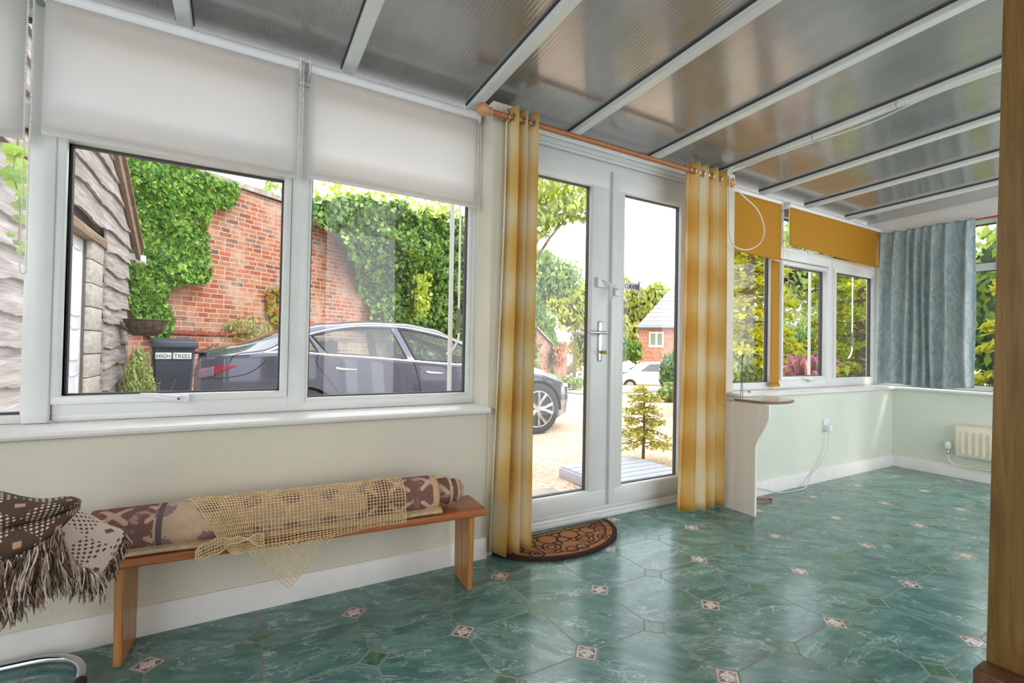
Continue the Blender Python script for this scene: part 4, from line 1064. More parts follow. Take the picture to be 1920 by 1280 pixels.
# --- timber shed
def shed_wood():
    m = M_('weathered_waney_boards'); v = m.coord(scale=(4, 1.5, 26)); n1 = m.noise(v, 1, 7, .7, .8); v2 = m.coord(scale=(1.5, 1.2, 3)); n2 = m.noise(v2, 2, 4)
    c = m.ramp(n1, [(.3, lin((96, 88, 84))), (.48, lin((150, 144, 144))), (.70, lin((202, 199, 204)))]); c = m.mix(m.math('MULTIPLY', n2, .45), c, lin((150, 132, 118)))
    m.set(c, .9); m.bump(n1, .7, .008); return m.m
sw = shed_wood(); sw2 = wood('brown_weathered_timber', (112, 92, 78), (164, 142, 124), .85, 1, .8, .4)
shed = empty('timber_shed', 'weathered waney-edge timber shed with a white door at left', 'shed', (-1.22, 0, 0))
SX = 0
def eave(y): return 2.16+(5.95-y)*.60 if y > 3.7 else 2.16+(y-1.45)*.60 if False else 2.16+(5.95-3.7)*.60
def top_z(y): return min(2.13+(5.9-y)*.605, 4.6)
# boards: each a wavy-edged tilted plank, cut by door opening
random.seed(21)
def board(b, y0, y1, z, h):
    n = max(4, int((y1-y0)/.06)); ph = random.uniform(0, 9); rowsv = []
    for i in range(n+1):
        y = y0+(y1-y0)*i/n; wv = .022*math.sin(y*2.3+ph)+.014*math.sin(y*6.1+ph*2)+.008*random.uniform(-1, 1)
        zt = min(z+h+.05, top_z(y)); zb = min(z+wv, zt-.005)
        rowsv.append([b.bm.verts.new((SX+.012, y, zt)), b.bm.verts.new((SX+.046, y, zb)), b.bm.verts.new((SX+.020, y, zb-.002)), b.bm.verts.new((SX-.005, y, zt))])
    for i in range(n):
        for k in range(4): b.bm.faces.new((rowsv[i][k], rowsv[i+1][k], rowsv[i+1][(k+1) % 4], rowsv[i][(k+1) % 4]))
    b.bm.faces.new(rowsv[0]); b.bm.faces.new(rowsv[-1][::-1])
z = -.25; k = 0
DY0, DY1 = 3.02, 3.83
while z < 4.5:
    h = random.uniform(.17, .235)
    segs = [(.55, 5.50)] if z > 2.02 else [(.55, DY0-.05), (4.32, 5.50)]
    for s0, s1 in segs:
        if top_z(s0) < z+.02: continue
        while top_z(s1) < z+.03: s1 -= .05
        if s1-s0 < .1: continue
        b = B(); board(b, s0, s1, z, h); b.make('cladding_board', sw, shed, ang=30)
    z += h
b = B(); b.box((-3.4, .6, -.3), (-.03, DY0-.02, 2.1)); b.box((-3.4, DY1, -.3), (-.03, 5.42, 2.1)); b.box((-3.4, .6, 2.02), (-.03, 5.42, 2.16)); b.make('wall_core', P('dark_shed_core', (96, 90, 86), .9), shed, smooth=False)
block = M_('grey_concrete_block'); block.set(block.ramp(block.noise(block.coord(), 24, 5), [(.3, lin((152, 148, 140))), (.7, lin((196, 192, 184)))]), .95); block = block.m
b = B()
for q in range(10): b.box((-.12, DY1+.02, -.25+.225*q), (.01+.003*(q % 2), 4.30, -.25+.225*q+.217), .006)
b.make('block_pier', block, shed)
sdw = P('white_painted_door', (226, 232, 244), .4, var=.03)
b = B(); b.box((-.10, DY0, -.16), (-.05, DY1-.0, 1.94), .004)
for yy in (DY0+.09, DY0+.45):
    for za, zb in ((.0, .70), (.82, 1.12), (1.22, 1.84)):
        bars2 = ((yy, yy+.27, za, zb),)
        for y_a, y_b, z_a, z_b in bars2:
            b.box((-.052, y_a, z_a), (-.040, y_b, z_a+.02), .003); b.box((-.052, y_a, z_b-.02), (-.040, y_b, z_b), .003); b.box((-.052, y_a, z_a), (-.040, y_a+.02, z_b), .003); b.box((-.052, y_b-.02, z_a), (-.040, y_b, z_b), .003)
b.make('shed_door', sdw, shed)
b = B(); b.box((-.10, DY0-.05, 1.945), (.035, 4.32, 2.03), .004); b.make('lintel', sw2, shed)
b = B()   # bargeboards following the roof slope
for x0, x1, dz, tk in ((.03, .075, 0, .15), (-.02, .11, .15, .03)):
    ya, yb = 5.98, 2.3
    def bz(y): return 2.10+(5.98-y)*.605
    A = [b.bm.verts.new((x, ya, bz(ya)+q)) for x, q in ((x0, dz-.03), (x1, dz-.03), (x1, dz+tk-.03), (x0, dz+tk-.03))]
    C_ = [b.bm.verts.new((x, yb, bz(yb)+q)) for x, q in ((x0, dz-.03), (x1, dz-.03), (x1, dz+tk-.03), (x0, dz+tk-.03))]
    b.bm.faces.new(A); b.bm.faces.new(C_[::-1])
    for q in range(4): b.bm.faces.new((A[q], A[(q+1) % 4], C_[(q+1) % 4], C_[q]))
b.make('bargeboard', sw2, shed, smooth=False)
b = B(); b.prism([(5.98, 2.24), (5.98, 2.28), (2.3, 4.51), (2.3, 4.47)], 'x', -2.6, .1); b.make('roof_slope', P('dark_slate_roof', (96, 96, 100), .8), shed, smooth=False)
b = B(); b.tube([(.02, 6.02, 2.10), (.12, 6.02, 2.10)], .06, 16); b.box((-.5, 5.95, 2.08), (.05, 6.06, 2.17), .01); b.make('gutter', plastic_white, shed)
# wall basket
bk = empty('hanging_planter', 'rusty half-round wall planter fixed to the shed corner', 'planter', (-1.14, 5.0, 1.20))
b = B()
rust = P('rusty_dark_metal', (92, 78, 62), .8, .3, var=.4, vs=20, bump=.5)
b.lathe([(.10, -.17), (.16, -.12), (.20, -.02), (.205, .02), (.19, .02), (.10, -.10)], 24, Matrix.Translation((.19, .05, .04)))
b.make('bowl', rust, bk)
b = B()
for k in range(12):
    a = 2*PI*k/12; b.tube([(.19+.21*math.cos(a), .05+.21*math.sin(a), .05), (.19+.19*math.cos(a), .05+.19*math.sin(a), -.06), (.19+.11*math.cos(a), .05+.11*math.sin(a), -.135)], .004, 5)
b.tube([(.19+.21*math.cos(a), .05+.21*math.sin(a), .055) for a in [2*PI*k/24 for k in range(25)]], .007, 6); b.make('cage', rust, bk)

# vine at the far left window
vine = empty('vine', 'vine shoot with fresh green leaves hanging outside the leftmost window', 'climbing plant', (-1.0, .75, 1.4))
b = B(); vo_ = Vector((-1.0, .75, 1.4))
stem = [at(x, y, 'y', .75)-vo_ for x, y in ((30, 190), (34, 262), (28, 300), (26, 330), (36, 370), (38, 410), (36, 440), (40, 480))]
sp_ = cr_path(stem, 8); b.tube(sp_, .0035, 6); b.make('stem', P('green_stem', (150, 140, 90), .7), vine)
b = B()
for cx, cy, s in ((22, 278, .11), (40, 285, .10), (30, 300, .12), (46, 312, .10), (20, 326, .12), (42, 332, .12), (30, 345, .11), (44, 362, .09), (38, 385, .09), (46, 378, .07), (32, 408, .06), (42, 412, .07), (20, 440, .05), (34, 455, .06), (44, 462, .06), (38, 470, .05)):
    c = at(cx, cy, 'y', .75+random.uniform(-.05, .05))-vo_; a = random.uniform(-.8, .8); n_ = Vector((random.gauss(0, .3), -1, random.gauss(.3, .2))).normalized()
    tt = Vector((math.cos(a), 0, math.sin(a))); tt = (tt-n_*tt.dot(n_)).normalized(); dd = n_.cross(tt)
    ctr = b.bm.verts.new(c+n_*.006); ring = []
    for k in range(10):
        th = 2*PI*k/10; rr_ = s*.36*(1.0 if k % 2 else .68); ring.append(b.bm.verts.new(c+tt*math.cos(th)*rr_*1.05+dd*math.sin(th)*rr_*.9))
    for k in range(10): b.bm.faces.new((ctr, ring[k], ring[(k+1) % 10]))
b.make('leaves', leaf_material('vine_leaf', (110, 160, 50), (150, 196, 76), (176, 210, 100), .45), vine, smooth=False, fix=False)

# --- wheelie bin
random.seed(5)
gz = -.12
bin_ = empty('wheelie_bin', 'dark grey wheelie bin with house name plates in front of the brick wall', 'bin', (-.735, 5.62, gz), math.radians(10)); bin_.scale = (.80, .80, 1.05)
bm_ = P('dark_grey_bin_plastic', (66, 72, 88), .4, var=.06)
b = B()
rings = []
for z, hw, hd in ((.06, .215, .24), (.10, .225, .26), (.9, .275, .335), (.98, .28, .345), (.98, .295, .36), (1.03, .295, .36)):
    rings.append([b.bm.verts.new((x, y, z)) for x, y in ((-hw+.03, -hd), (hw-.03, -hd), (hw, -hd+.03), (hw, hd-.03), (hw-.03, hd), (-hw+.03, hd), (-hw, hd-.03), (-hw, -hd+.03))])
for i in range(len(rings)-1):
    for k in range(8): b.bm.faces.new((rings[i][k], rings[i][(k+1) % 8], rings[i+1][(k+1) % 8], rings[i+1][k]))
b.bm.faces.new(rings[0]); b.bm.faces.new(rings[-1])
for x in (-.10, .10): b.prism([(x-.012, -.262), (x+.012, -.262), (x+.012, -.25), (x-.012, -.25)], 'z', .12, .12)if False else None
b.make('body', bm_, bin_, ang=35)
b = B(); b.box((-.315, -.40, 1.03), (.315, .36, 1.075), .015, 3); b.prism([(-.38, 1.075), (.34, 1.075), (.30, 1.115), (-.30, 1.105)], 'x', -.28, .28); b.box((-.32, -.405, 1.0), (.32, -.385, 1.05), .006); b.make('lid', bm_, bin_)
b = B()
for x in (-.24, .24): b.box((x-.03, .33, 1.03), (x+.03, .42, 1.12), .012)
b.tube([(-.22, .41, 1.09), (.22, .41, 1.09)], .014, 10); b.make('handle', bm_, bin_)
for x in (-.26, .26):
    b = B(); b.tube([(x-.03, .22, .10), (x+.03, .22, .10)], .10, 20); b.make('wheel', dark_rubber, bin_)
plate_m = P('white_name_plate', (232, 234, 240), .4, var=.01)
for txt, x, wd in (('HIGH', -.245, .205), ('TREES', -.020, .245)):
    b = B(); b.box((x, -.352, .862), (x+wd, -.325, .938), .002); pl = b.make('name_plate', plate_m, bin_)
    lt = letters(txt, .064, (x+.012, -.354, .878), pl, name='lettering', mat=P('navy_letter', (60, 58, 78), .5), ext=.002)
    wdt = max(v.co.x for v in lt.data.vertices)
    k_ = (wd-.026)/wdt
    for v in lt.data.vertices: v.co.x *= k_

# --- weeds by the bin and the wall
def weeds(label, cx, cy, rx, ry, h, n, mat, name='weeds', size=.07, base=None):
    gz_ = ground_z(cx, cy) if base is None else base
    r = empty(name, label, 'plant', (cx, cy, gz_)); pts = []
    for _ in range(n):
        a = random.uniform(0, 2*PI); q = math.sqrt(random.random()); z = random.random()**.8*h
        k = (1-.25*z/h)
        pts.append((Vector((math.cos(a)*q*rx*k, math.sin(a)*q*ry*k, z*(1-.4*q*q))), Vector((math.cos(a), math.sin(a)-.4, .6)).normalized()))
    b = B(); leaves(b, pts, size, .6, narrow=.35); b.make('leaves', mat, r, smooth=False, fix=False)
    b = B()
    for _ in range(max(6, n//60)):
        a = random.uniform(0, 2*PI); q = random.random(); x, y = math.cos(a)*q*rx*.8, math.sin(a)*q*ry*.8
        b.tube([(x, y, 0), (x+random.gauss(0, .03), y, h*.5), (x+random.gauss(0, .07), y+random.gauss(0, .05), h*random.uniform(.7, 1.05))], [.006, .005, .002], 5)
    b.make('stalks', P('weed_stalk', (140, 130, 80), .8), r); return r
weeds('tall green weeds between the shed corner and the bin', -.99, 4.95, .21, .25, 1.08, 3000, pale_leaf)
weeds('bright green weeds right of the bin', -.28, 5.95, .20, .2, .95, 700, ivy_bright)
weeds('dry brown dock stalk in front of the bin', -.80, 4.75, .09, .09, .72, 130, leaf_material('dry_leaf', (130, 100, 74), (176, 150, 120), (200, 180, 150)), 'dock_plant', .05)
weeds('weeds growing on the brick ledge behind the car', .15, 6.98, .5, .12, .42, 450, pale_leaf, base=1.05)

# --- dark saloon car
def car():
    CX, CY, CZ = -.36, 3.28, -.15
    t = empty('car', 'dark grey fastback saloon car parked outside the left windows', 'car', (CX, CY+.925, CZ))
    body_m = M_('dark_car_paint'); body_m.set(lin((78, 80, 98)), .2, .35, .7); body_m.b.inputs['Coat Weight'].default_value = 1; body_m.b.inputs['Coat Roughness'].default_value = .02; body_m = body_m.m
    cglass = glass_mat('tinted_car_glass', (.76, .88, .86), 0, 1.2); blackm = P('black_trim', (28, 28, 32), .4); bright = P('bright_window_trim', (214, 218, 226), .15, .9)
    def interp(tab, x):
        if x <= tab[0][0]: return tab[0][1]
        for (a, va), (b_, vb) in zip(tab, tab[1:]):
            if x <= b_:
                f = (x-a)/(b_-a); f = f*f*(3-2*f)*.5+f*.5; return va+(vb-va)*f
        return tab[-1][1]
    top = [(0, .90), (.03, 1.06), (.10, 1.09), (.30, 1.14), (.84, 1.33), (1.2, 1.405), (1.7, 1.45), (2.15, 1.45), (2.5, 1.40), (2.94, 1.25), (3.4, 1.05), (3.6, .98), (4.0, .90), (4.35, .80), (4.6, .66), (4.69, .52)]
    belt = [(0, .88), (.05, 1.0), (.3, 1.03), (.75, 1.06), (1.04, 1.055), (1.56, 1.02), (2.18, .965), (2.85, .915), (3.4, .89), (3.9, .80), (4.4, .68), (4.6, .60), (4.69, .50)]
    hw = [(0, .66), (.06, .76), (.25, .85), (.7, .91), (1.5, .925), (3.3, .925), (3.9, .90), (4.25, .82), (4.5, .68), (4.63, .52), (4.69, .38)]
    bot = [(0, .42), (.2, .26), (.6, .2), (4.2, .18), (4.69, .26)]
    green = [(0, .60), (.4, .60), (1.0, .60), (1.9, .60), (2.6, .60), (3.2, .66), (3.6, .74), (4.69, .5)]
    nr_low, nr_gh, nr_top = 22, 24, 10
    def section(u):
        tp, bl, w_, bt, gw = interp(top, u), interp(belt, u), interp(hw, u), interp(bot, u), min(interp(green, u), interp(hw, u)*.93)
        pts = []
        for k in range(nr_low):
            f = k/nr_low; z = bt+(bl-bt)*f
            y = w_*(.93+.07*math.sin(min(1, f*1.7)*PI/2)) - .055*max(0, f-.45)**1.3*w_/.9 - .012*math.exp(-((f-.30)/.08)**2)
            pts.append((y, z))
        yb = pts[-1][0]-.006
        re = min(.075, max(.012, (tp-bl)*.35)); ze = tp-re
        for k in range(nr_gh):
            f = k/nr_gh; y = yb+(gw-yb)*(f**1.12); z = bl+(ze-bl)*f; pts.append((y, z))
        for k in range(nr_top+1):
            f = k/nr_top; y = gw*math.cos(f*PI/2)**.9 if f < 1 else 0; y = gw*(1-f**1.5); z = ze+re*math.sin(min(1, f*1.4)*PI/2)**.8; pts.append((y, min(z, tp)))
        return pts
    NU = 300; us = [4.69*(i/NU) for i in range(NU+1)]; secs = [section(u) for u in us]; NP = len(secs[0])
    wins = {'rear_quarter_window': [(.74, 1.095), (.80, 1.14), (1.02, 1.235), (1.10, 1.07), (.82, 1.085)],
            'rear_door_window': [(1.06, 1.245), (1.14, 1.265), (1.35, 1.325), (1.6, 1.352), (1.93, 1.355), (2.06, 1.00), (1.20, 1.055)],
            'front_door_window': [(2.03, 1.352), (2.3, 1.325), (2.6, 1.26), (2.9, 1.15), (3.2, 1.0), (3.3, .925), (2.85, .945), (2.16, .99)]}
    R_W = .345; wheels = [(.97, 0), (3.85, 0)]
    def in_any(u, z): return any(inpoly(u, z, p) for p in wins.values())
    def arch(u, z): return any(math.hypot(u-wx, (z-.335)) < .385 for wx, _ in wheels)
    wind = lambda u, k: (2.62 < u < 3.42 and k >= nr_low+nr_gh+1) or (.34 < u < 1.05 and k >= nr_low+nr_gh+1)
    b = B(); bmv = {}; sc = {}
    for s in (-1, 1):
        for i, u in enumerate(us):
            for k, (y, z) in enumerate(secs[i]):
                if k == NP-1 and s == 1: bmv[s, i, k] = bmv[-1, i, k]
                else: bmv[s, i, k] = b.bm.verts.new((u, s*y, z))
    gl = B(); gl2 = B(); gv = {}
    def gvv(s, i, k):
        kk = (s if k != NP-1 else -1, i, k)
        if kk not in gv: gv[kk] = (gl if us[i] > 2 else gl2).bm.verts.new((us[i], s*secs[i][k][0], secs[i][k][1]))
        return gv[kk]
    for s in (-1, 1):
        for i in range(NU):
            for k in range(NP-1):
                uc = (us[i]+us[i+1])/2; zc = (secs[i][k][1]+secs[i+1][k+1][1])/2
                if k < nr_low and arch(uc, zc): continue
                if nr_low-1 <= k < nr_low+nr_gh and in_any(uc, zc): continue
                vs = [(s, i, k), (s, i+1, k), (s, i+1, k+1), (s, i, k+1)]
                if s == 1: vs = vs[::-1]
                if wind(uc, k): (gl if uc > 2 else gl2).bm.faces.new([gvv(*q) for q in vs]); continue
                b.bm.faces.new([bmv[q] for q in vs])
    for i in (0, NU):   # end caps
        ring = [bmv[-1, i, k] for k in range(NP)] + [bmv[1, i, k] for k in range(NP-2, -1, -1)]
        try: b.bm.faces.new(ring)
        except Exception: pass
    for v in [v for v in b.bm.verts if not v.link_faces]: b.bm.verts.remove(v)
    b.make('body', body_m, t, ang=50); gl.make('windscreen', cglass, t, ang=0); gl2.make('rear_screen', cglass, t, ang=0)
    def side(u, z, off=0):
        se = section(u)
        for (ya, za), (yb, zb) in zip(se, se[1:]):
            if za <= z <= zb+1e-9 and zb > za: return ya+(yb-ya)*(z-za)/(zb-za)+off
        return se[nr_low][0]+off
    for s in (-1, 1):
        for nm, poly in wins.items():
            g = B(); bb = (min(p[0] for p in poly), max(p[0] for p in poly)); n_ = 60; m_ = 14; V = {}
            def zrange(u):
                zs = []
                for (x0, z0), (x1, z1_) in zip(poly, poly[1:]+poly[:1]):
                    if (x0-u)*(x1-u) <= 0 and x0 != x1: zs.append(z0+(z1_-z0)*(u-x0)/(x1-x0))
                return min(zs), max(zs)
            for i in range(n_+1):
                u = bb[0]+.0005+(bb[1]-bb[0]-.001)*i/n_; z0, z1_ = zrange(u)
                for j in range(m_+1):
                    z = z0+(z1_-z0)*j/m_; V[i, j] = g.bm.verts.new((u, s*side(u, z, .003), z))
            for i in range(n_):
                for j in range(m_): g.bm.faces.new((V[i, j], V[i+1, j], V[i+1, j+1], V[i, j+1]))
            go = g.make(nm, cglass, t, ang=0)
            q = B(); ring = []
            for (x0, z0), (x1, z1_) in zip(poly, poly[1:]+poly[:1]):
                for j in range(8):
                    u = x0+(x1-x0)*j/8; z = z0+(z1_-z0)*j/8; ring.append((u, s*side(u, z, .002), z))
            q.tube(ring+ring[:1], .011, 6, caps=False); q.make('window_seal', blackm, go)
        q = B()
        up = [(.60, 1.06), (.75, 1.125), (.85, 1.175), (1.05, 1.262), (1.3, 1.33), (1.6, 1.372), (2.0, 1.376), (2.3, 1.345), (2.6, 1.28), (2.92, 1.165), (3.25, .99), (3.34, .925)]
        lo = [(.60, 1.06), (.9, 1.068), (1.2, 1.045), (1.6, 1.022), (2.1, .982), (2.7, .938), (3.34, .915)]
        q.tube([(u, s*side(u, z, .008), z) for u, z in [tuple(p)[:2] for p in cr_path([(a, c, 0) for a, c in up], 6)]], .011, 6)
        q.tube([(u, s*side(u, z, .008), z) for u, z in [tuple(p)[:2] for p in cr_path([(a, c, 0) for a, c in lo], 6)]], .011, 6); q.make('window_trim', bright, t)
        q = B()
        for ln in ([(1.10, 1.05), (1.09, .95), (1.18, .82), (1.36, .55), (1.38, .30)], [(2.13, .98), (2.17, .85), (2.22, .6), (2.22, .25)], [(1.38, .27), (2.3, .25), (3.35, .27)], [(3.32, .90), (3.38, .75), (3.40, .5), (3.36, .27)], [(.30, .96), (.36, 1.04), (.62, 1.09), (.80, 1.20)], [(.18, .80), (.45, .85), (.62, .98)]):
            q.tube([(p[0], s*side(p[0], p[1], .0005), p[1]) for p in cr_path([(a, c, 0) for a, c in ln], 8)], .0045, 5)
        q.make('panel_gap', blackm, t)
        for hx_, hz in ((1.28, .895), (2.28, .845)):
            q = B(); q.tube([(hx_, s*side(hx_, hz, .004), hz+.012), (hx_+.05, s*side(hx_+.05, hz, .012), hz), (hx_+.21, s*side(hx_+.21, hz, .010), hz-.008)], [.012, .012, .006], 8)
            q.make('door_handle', bright, t)
        # tail light
        q = B(); red = P('red_lamp', (150, 40, 52), .15); V = {}
        def tl(a, b_): 
            u = .03+.33*a; z = .85+.08*a+(b_-.5)*(.12*(1-a*.92))
            return Vector((u, s*(side(max(u, .02), z, .006)), z))
        q.grid(tl, 24, 6); q.make('tail_light', red, t, fix=False, solid=.006)
        q = B(); q.grid(lambda a, b_: Vector((.03+.14*a, s*side(.03+.14*a, .84+.09*(b_-.5), .011), .845+.03*a+.09*(b_-.5))), 8, 4); q.make('tail_light_lens', P('smoky_lamp', (120, 110, 128), .1), t, fix=False, solid=.004)
        # mirror
        q = B(); q.ball((3.02, s*1.0, 1.0), .09, .8, 1.1, .7); q.tube([(3.05, s*.88, .94), (3.02, s*.98, .98)], .02, 8); q.make('door_mirror', body_m, t)
        q = B(); q.grid(lambda a, b_: Vector((4.36+.24*a, s*side(4.36+.24*a, .60+.03*b_, .006), .62-.02*a+.05*b_)), 10, 4); q.make('headlight', P('headlamp', (210, 216, 226), .1), t, fix=False, solid=.006)
    q = B(); q.grid(lambda a, b_: Vector((.0+.10*b_, -.70+1.4*a, 1.06+.055*b_*(1-(2*a-1)**4)+(-.01))), 30, 4); q.make('boot_spoiler', P('gloss_black', (30, 30, 36), .15), t, fix=False, solid=.02)
    q = B(); q.box((.02, -.6, .34), (.07, .6, .52), .02); q.make('rear_bumper_insert', blackm, t)
    # wheels
    rim = P('silver_alloy', (188, 190, 196), .3, .9); tyre = P('black_tyre', (52, 52, 56), .8)
    proto = None
    for wx, _ in wheels:
        for s in (-1, 1):
            if proto is None:
                wt = B(); Mx = Matrix.Rotation(PI/2, 4, 'X')
                prof = [(.22, -.10), (.245, -.115), (.30, -.118), (.335, -.105), (.345, -.08), (.345, .08), (.335, .105), (.30, .118), (.245, .115), (.22, .10)]
                wt.lathe(prof, 48, Mx); proto = wt.make('wheel', tyre, t)
                r_ = B(); r_.lathe([(.02, .112), (.045, .110), (.05, .095), (.06, .088)], 24, Mx)
                for k in range(5):
                    a0 = 2*PI*k/5
                    for da in (-.16, .16):
                        ca, sa = math.cos(a0+da), math.sin(a0+da); c2, s2 = math.cos(a0+da*1.7), math.sin(a0+da*1.7)
                        r_.tube([(.04*ca, -.100, .04*sa), (.12*ca, -.104, .12*sa), (.238*c2, -.108, .238*s2)], [.020, .018, .026], 6)
                r_.tube([(.236*math.cos(2*PI*k/48), -.112, .236*math.sin(2*PI*k/48)) for k in range(49)], .010, 8, caps=False); r_.make('rim', rim, proto)
                dk = B(); dk.lathe([(.235, .085), (.235, .08)], 40, Mx); dk.make('brake_backing', blackm, proto)
                wo_ = proto
            else: wo_ = copy_tree(proto, t)
            wo_.location = (wx, s*.80, .345); wo_.rotation_euler = (0, 0, 0 if s < 0 else PI)
    for wx, _ in wheels:
        q = B(); n_ = 24
        for s in (-1, 1):
            pr_ = [(wx+.385*math.cos(a), .335+.385*math.sin(a)) for a in [PI*k/n_ - .05 for k in range(n_+2)]]
            q.tube([(x, s*(side(x, max(z, .26), .001)), z) for x, z in pr_], .010, 6)
            V0 = [q.bm.verts.new((x, s*.90, z)) for x, z in pr_]; V1 = [q.bm.verts.new((x, s*.55, z)) for x, z in pr_]
            for i in range(len(pr_)-1): q.bm.faces.new((V0[i], V0[i+1], V1[i+1], V1[i]))
            q.bm.faces.new(V1)
        q.make('wheel_arch', blackm, t)
    seat = P('black_leather', (44, 44, 50), .5)
    for sx in (1.45, 2.35):
        for sy in (-.36, .36):
            q = B(); q.box((sx, sy-.24, .42), (sx+.5, sy+.24, .58), .05, 3); q.prism([(sx-.12, 1.02), (sx-.02, 1.05), (sx+.16, .55), (sx-.0, .50)], 'y', sy-.23, sy+.23); q.box((sx-.18, sy-.12, 1.04), (sx-.08, sy+.12, 1.20), .03, 3); q.make('seat', seat, t)
    q = B(); q.box((.5, -.75, .35), (3.5, .75, .42)); q.box((3.1, -.70, .6), (3.5, .70, .92), .06); q.make('interior_floor', blackm, t)
    q = B(); q.tube([(3.02+.03*math.sin(a), -.36+.18*math.cos(a), .93+.18*math.sin(a)) for a in [2*PI*k/24 for k in range(25)]], .014, 8, caps=False); q.make('steering_wheel', blackm, t)
    return t
car()

# --- outdoor poles
pole_m = P('white_painted_metal', (244, 244, 246), .35, var=.01); grip_m = P('grey_rubber_grip', (120, 120, 130), .6)
def outdoor_pole(x0, z1, label):
    b = B(); b.tube([(x0, .45, -.2), (x0, .45, z1)], .0125, 12); o = b.make('post', pole_m); tag(o, label, 'post'); return o
outdoor_pole(1.035, 2.35, 'thin white post outside the second left window')
outdoor_pole(4.655, 2.35, 'thin white post outside the right hand sash window')
def crank(x0, label):
    r = empty('crank_rod', label, 'crank handle', (x0, .45, 0))
    b = B(); b.tube([(-.005, 0, 2.3), (0, 0, 1.21)], .006, 10); b.tube(cr_path([(0, 0, 1.09), (.0, 0, 1.05), (-.03, 0, .99), (-.07, 0, .96)], 6), .0065, 10); b.make('rod', pole_m, r)
    b = B(); b.tube([(0, 0, 2.16), (0, -.195, 2.16)], .008, 8); b.make('wall_bracket', pole_m, r)
    b = B(); b.tube([(0, 0, 1.08), (0, 0, 1.22)], .0105, 12); b.make('grip', grip_m, r)
crank(1.085, 'white crank rod with grey grip beside the post, through the left window')
crank(5.44, 'white crank rod with dark grip outside the corner window')

# --- step outside the doors
stp = empty('doorstep', 'pale grey grooved plastic step outside the right door leaf', 'step', (2.93, 1.08, -.14))
sm_ = P('pale_grey_plastic', (192, 196, 208), .6, var=.03)
b = B(); b.box((-.42, -.52, 0), (.50, .36, .085), .006)
for k in range(8): b.box((-.40, -.50+.108*k, .085), (.48, -.50+.108*k+.096, .097), .003)
b.make('tread', sm_, stp)
b = B(); b.box((1.25, .35, -.137), (2.2, 1.1, -.10), .01); tag(b.make('paving_slab', P('pinkish_stone_slab', (186, 170, 162), .9, var=.12, vs=5)), 'grey pink stone slab outside the left door leaf', 'paving slab')

# --- young conifer by the step
sp = empty('sapling', 'young golden conifer in the gravel outside the right door leaf', 'tree', (3.60, 1.50, -.14))
b = B(); b.tube([(0, 0, 0), (.01, 0, .4), (0, 0, .76)], [.016, .012, .004], 8)
lv = B()
for k in range(34):
    z = .16+.60*k/34; a = k*2.4; L_ = .32*(1-z/1.0)+.05
    e = Vector((math.cos(a)*L_, math.sin(a)*L_, z-.02+.06*math.sin(k))); s0 = Vector((0, 0, z)); b.tube([s0, s0.lerp(e, .5)+Vector((0, 0, .03)), e], [.006, .004, .002], 5)
    pts = []
    for j in range(60):
        f = random.uniform(.25, 1.0); q = s0.lerp(e, f)+Vector((random.gauss(0, .022), random.gauss(0, .022), random.gauss(0, .014))); pts.append((q, Vector((0, 0, 1))))
    leaves(lv, pts, .05, .4, narrow=.45)
b.make('stem', bark, sp); lv.make('foliage', leaf_material('sapling_leaf', (186, 176, 70), (222, 200, 96), (176, 196, 130), .5), sp, smooth=False, fix=False)

# --- garden and trees beyond
random.seed(11)
tree('tree', 'yellow green tree rising behind the ivy covered wall', 'tree', [((4.0, 12.5, 4.6), (2.2, 1.4, 1.1)), ((6.6, 14, 4.9), (2.6, 1.5, 1.3)), ((8.8, 15.5, 4.2), (2.4, 1.5, 2.0)), ((2.2, 11.5, 4.7), (1.0, .8, .7))], 7000, .16, yellow_leaf, ((6, 14, -.4), (6.2, 14, 4.0), .16), branches=6, core=False)
tree('tree', 'sparse leafy sprig behind the brick wall coping', 'tree', [((.55, 7.9, 3.85), (.22, .2, .35))], 90, .12, mid_leaf, ((.5, 7.9, 2.0), (.55, 7.9, 3.7), .02), core=False)
pt = lambda px, py, D_: CAM + (FW + RT*((px-960)/F) - UP*((py-640)/F))*D_
def blob(px, py, D_, rpx, rpy, dep=None):
    p = pt(px, py, D_); s = D_/F; return ((p.x, p.y, p.z), (rpx*s, (dep or rpx*s), rpy*s))
tree('tree', 'overhanging leafy branch at the top of the left door leaf', 'tree', [blob(1030, 350, 11, 45, 45), blob(1085, 385, 11, 32, 35), blob(1005, 420, 11, 30, 35), blob(1040, 400, 11, 25, 30)], 1300, .17, yellow_leaf, (tuple(pt(968, 745, 11)), tuple(pt(975, 350, 11)), .12), core=False, branches=6)
tree('tree', 'feathery green tree left in the door view above the brick pier', 'tree', [blob(1015, 510, 30, 38, 42), blob(1050, 535, 30, 42, 52), blob(1000, 560, 30, 30, 60), blob(1080, 570, 32, 30, 40)], 3800, .34, mid_leaf, (tuple(pt(1012, 580, 30))[:2]+(-1,), tuple(pt(1012, 580, 30)), .15), branches=3)
tree('conifer_tree', 'yellow green conifer just above the brick pier', 'tree', [blob(1065, 590, 27, 32, 32), blob(1095, 575, 27, 26, 48), blob(1040, 575, 27, 18, 16), blob(1095, 650, 28, 30, 50), blob(1120, 640, 28, 30, 60)], 2600, .26, leaf_material('lime_conifer', (120, 140, 30), (170, 176, 40), (200, 200, 70)), (tuple(pt(1078, 600, 27))[:2]+(-1,), tuple(pt(1078, 600, 27)), .12))
